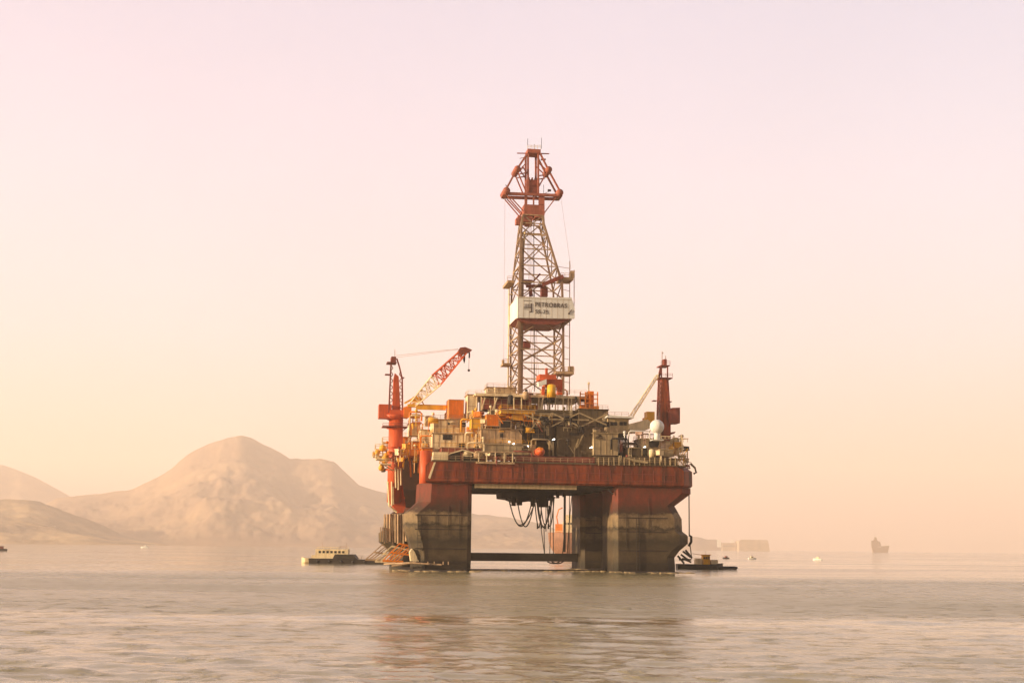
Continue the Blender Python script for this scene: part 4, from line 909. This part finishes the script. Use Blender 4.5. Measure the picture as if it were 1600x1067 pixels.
# workboat right
D = 405; s = D/1950.0
b = place('workboat', 1105, D, 0, 'black workboat with yellowish wheelhouse lying right of the rig', 'boat')
X_ = lambda px: (px-1105)*s
Z_ = lambda py: (887.5-py)*s
mb = hull_mb(14.5, 6, 1.5, bow=.3, sheer=.3); mb.v = [(x-2.6, y, z) for x, y, z in mb.v]; mb.build('hull', 'black', b)
mb = MB(); mb.box(X_(1097), X_(1108), -1.6, 1.6, Z_(880), Z_(866)); mb.box(X_(1095), X_(1110), -1.8, 1.8, Z_(866), Z_(865)); wh = mb.build('wheelhouse', 'yellow', b)
for k in range(3): MB().box(X_(1098.2+k*3.4), X_(1100.8+k*3.4), -1.67, -1.6, Z_(872), Z_(868.5)).build('window', 'glass', wh)
MB().box(X_(1109), X_(1120), -1.8, 1.8, Z_(880), Z_(873)).build('deckhouse', 'cream', b); MB().box(X_(1086), X_(1096), -1.5, 1.5, Z_(880), Z_(871)).build('hatch_house', 'cream', b)
mb = MB(); mb.bar((X_(1102), 0, Z_(865)), (X_(1102), 0, Z_(860)), .1); mb.rail([(X_(1083), -2.4, Z_(879)), (X_(1097), -2.4, Z_(879))], 1.1, .08, 1); mb.bar((X_(1096), 0, Z_(866)), (X_(1082), 0, Z_(864)), .14); mb.build('mast', 'tan', b)
f = place('rubber_fender', 1137, 398, 2, 'long black floating fender off the bow of the workboat', 'fender')
mb = MB(); mb.tube([(-3.0, 0, .35), (-2.7, 0, .55), (2.0, 0, .6), (2.6, 0, .5), (2.8, 0, .35)], .55, 12); mb.build('body', 'black', f)
mb = MB()
for x_ in (-2.2, -.7, .8, 2.0): mb.tube([(x_-.08, 0, .58), (x_+.08, 0, .58)], .6, 12)
mb.build('band', 'dark', f)
# small boats
def smallboat(px, D, rz, L, hm, cm, label, arch=False):
    b = place('small_boat', px, D, rz, label, 'boat', 'small boats out on the bay')
    hull_mb(L, L*.36, L*.17).build('hull', hm, b)
    mb = MB(); mb.prism([(-L*.22, L*.13), (-L*.2, L*.36), (L*.1, L*.36), (L*.2, L*.13)], -L*.13, L*.13); c = mb.build('cabin', cm, b)
    MB().box(-L*.24, L*.12, -L*.15, L*.15, L*.36, L*.385).build('roof', hm if arch else cm, c)
    MB().box(-L*.15, L*.08, -L*.135, -L*.13, L*.23, L*.32).build('window', 'glass', c)
    MB().bar((-L*.05, 0, L*.38), (-L*.05, 0, L*.6), .08).build('mast', 'tan', b)
smallboat(1134, 870, 205, 4.8, 'dark', 'brownred', 'small dark boat seen over the bow of the workboat')
smallboat(1175, 850, 10, 5.2, 'white', 'cream', 'small white cabin boat below the harbour fort', True)
smallboat(1277, 830, 150, 5.6, 'white', 'cream', 'small white boat alone midway between the fort and the grey ship', True)
smallboat(1, 900, 190, 8.5, 'dark', 'brownred', 'small dark boat cut by the left edge of the photo')
smallboat(226, 1700, 180, 10, 'white', 'white', 'tiny pale boat close under the hills on the left')

# ship seen through the legs
D = 950; s = D/1950.
b = place('anchored_ship', 905, D, 0, 'rust brown ship with orange deck cranes seen between the rig columns', 'ship')
mb = MB(); Xs = lambda px: (px-905)*s
Zs = lambda py: (868-py)*s
rings = []
for z, bx, w in ((-3, 878, 4), (0, 872, 6), (Zs(860), 864, 8), (Zs(852), 859.5, 9), (Zs(842), 857.5, 10), (Zs(832), 857, 10)):
    rings.append([(Xs(bx), 0, z), (Xs(bx)+4, -w*.6, z), (Xs(bx)+11, -w, z), (Xs(1000), -w, z), (Xs(1000), w, z), (Xs(bx)+11, w, z), (Xs(bx)+4, w*.6, z)])
mb.loft(rings).build('hull', 'shiphull', b)
mb = MB(); mb.box(Xs(880), Xs(905), -6, 6, Zs(832), Zs(815)); mb.box(Xs(884), Xs(900), -5, 5, Zs(815), Zs(805)); sp = mb.build('superstructure', 'cream', b)
for k in range(5): MB().box(Xs(882+k*4.2), Xs(884.6+k*4.2), -6.1, -6, Zs(820), Zs(817)).build('window', 'glass', sp)
mb = MB(); mb.box(Xs(868), Xs(879), -3, 3, Zs(832), Zs(819)); mb.tube([(Xs(872), 0, Zs(819)), (Xs(870), 0, Zs(808)), (Xs(873), 0, Zs(797)), (Xs(879), 0, Zs(794))], .5, 8); mb.build('deck_crane', 'orange', b)
mb = MB(); mb.bar((Xs(890), 0, Zs(805)), (Xs(890), 0, Zs(785)), .5); mb.rail([(Xs(858), -1, Zs(832)), (Xs(878), -6, Zs(832))], 1.2, .15, 2); mb.build('mast', 'cream', b)
# distant ship
D = 6000; s = D/1950.
b = place('distant_ship', 1375, D, 0, 'hazy grey ship with a tall superstructure alone on the right horizon', 'ship')
Xd = lambda px: (px-1375)*s
Zd = lambda py: (863.5-py)*s
mb = MB(); mb.prism([(Xd(1364), -2), (Xd(1386), -2), (Xd(1389), Zd(853)), (Xd(1378), Zd(854)), (Xd(1376), Zd(856)), (Xd(1362), Zd(853))], -7, 7); mb.build('hull', 'steel', b)
mb = MB(); mb.prism([(Xd(1362), Zd(854)), (Xd(1362), Zd(846)), (Xd(1366), Zd(845)), (Xd(1367.5), Zd(840)), (Xd(1370), Zd(841)), (Xd(1371), Zd(846)), (Xd(1375), Zd(847)), (Xd(1377), Zd(855))], -5, 5); mb.build('superstructure', 'steel', b)
mb = MB(); mb.bar((Xd(1368), 0, Zd(841)), (Xd(1368), 0, Zd(835)), .9); mb.bar((Xd(1384), 0, Zd(853)), (Xd(1384), 0, Zd(850)), .8); mb.build('mast', 'steel', b)
# harbour fort on the headland
D = 6600; s = D/1950.
b = place('harbour_fort', 1175, D, 0, 'low pale harbour fort with sloping walls at the end of the headland', 'fort')
Xf = lambda px: (px-1175)*s
Zf = lambda py: (861-py)*s
stone = material('pale_fort_stone', (.52, .38, .27), .9, .3, .05)
mb = MB(); mb.prism([(Xf(1152), -2), (Xf(1199), -2), (Xf(1196.5), Zf(845.5)), (Xf(1154), Zf(845)), (Xf(1152), Zf(847))], -60, 60); mb.build('wall', stone, b)
mb = MB(); mb.box(Xf(1154.5), Xf(1196), -62, -58, Zf(845), Zf(844)); mb.build('parapet', stone, b)
b = place('harbour_building', 1136, 6630, 0, 'pale square buildings on the headland left of the harbour fort', 'building')
mb = MB(); mb.box((1128-1136)*s, (1148.5-1136)*s, -20, 20, -1, Zf(849)); mb.build('wall', stone, b)
for x0, x1, y0 in ((1121, 1126.5, 844), (1142, 1147, 844)): MB().box((x0-1136)*s, (x1-1136)*s, -6, 6, Zf(856), Zf(y0)).build('tower', 'white', b)
for k in range(6): MB().box((1130+k*3-1136)*s, (1131.3+k*3-1136)*s, -20.3, -20, Zf(855), Zf(853)).build('window', 'glass', b)

# ------------------------------------------------------------------ haze
hz = MB().box(-14200, 14200, -3050, 14200, -3.5, 940).build('haze', M['white']); tag(hz, kind='stuff')
hmz = bpy.data.materials.new('warm_haze'); hmz.use_nodes = True; t = hmz.node_tree; t.nodes.clear()
o_ = t.nodes.new('ShaderNodeOutputMaterial'); v_ = t.nodes.new('ShaderNodeVolumePrincipled')
v_.inputs['Color'].default_value = (1.0, .87, .78, 1); v_.inputs['Density'].default_value = 1.35e-4; v_.inputs['Anisotropy'].default_value = .1
t.links.new(v_.outputs[0], o_.inputs['Volume']); hz.data.materials.clear(); hz.data.materials.append(hmz)
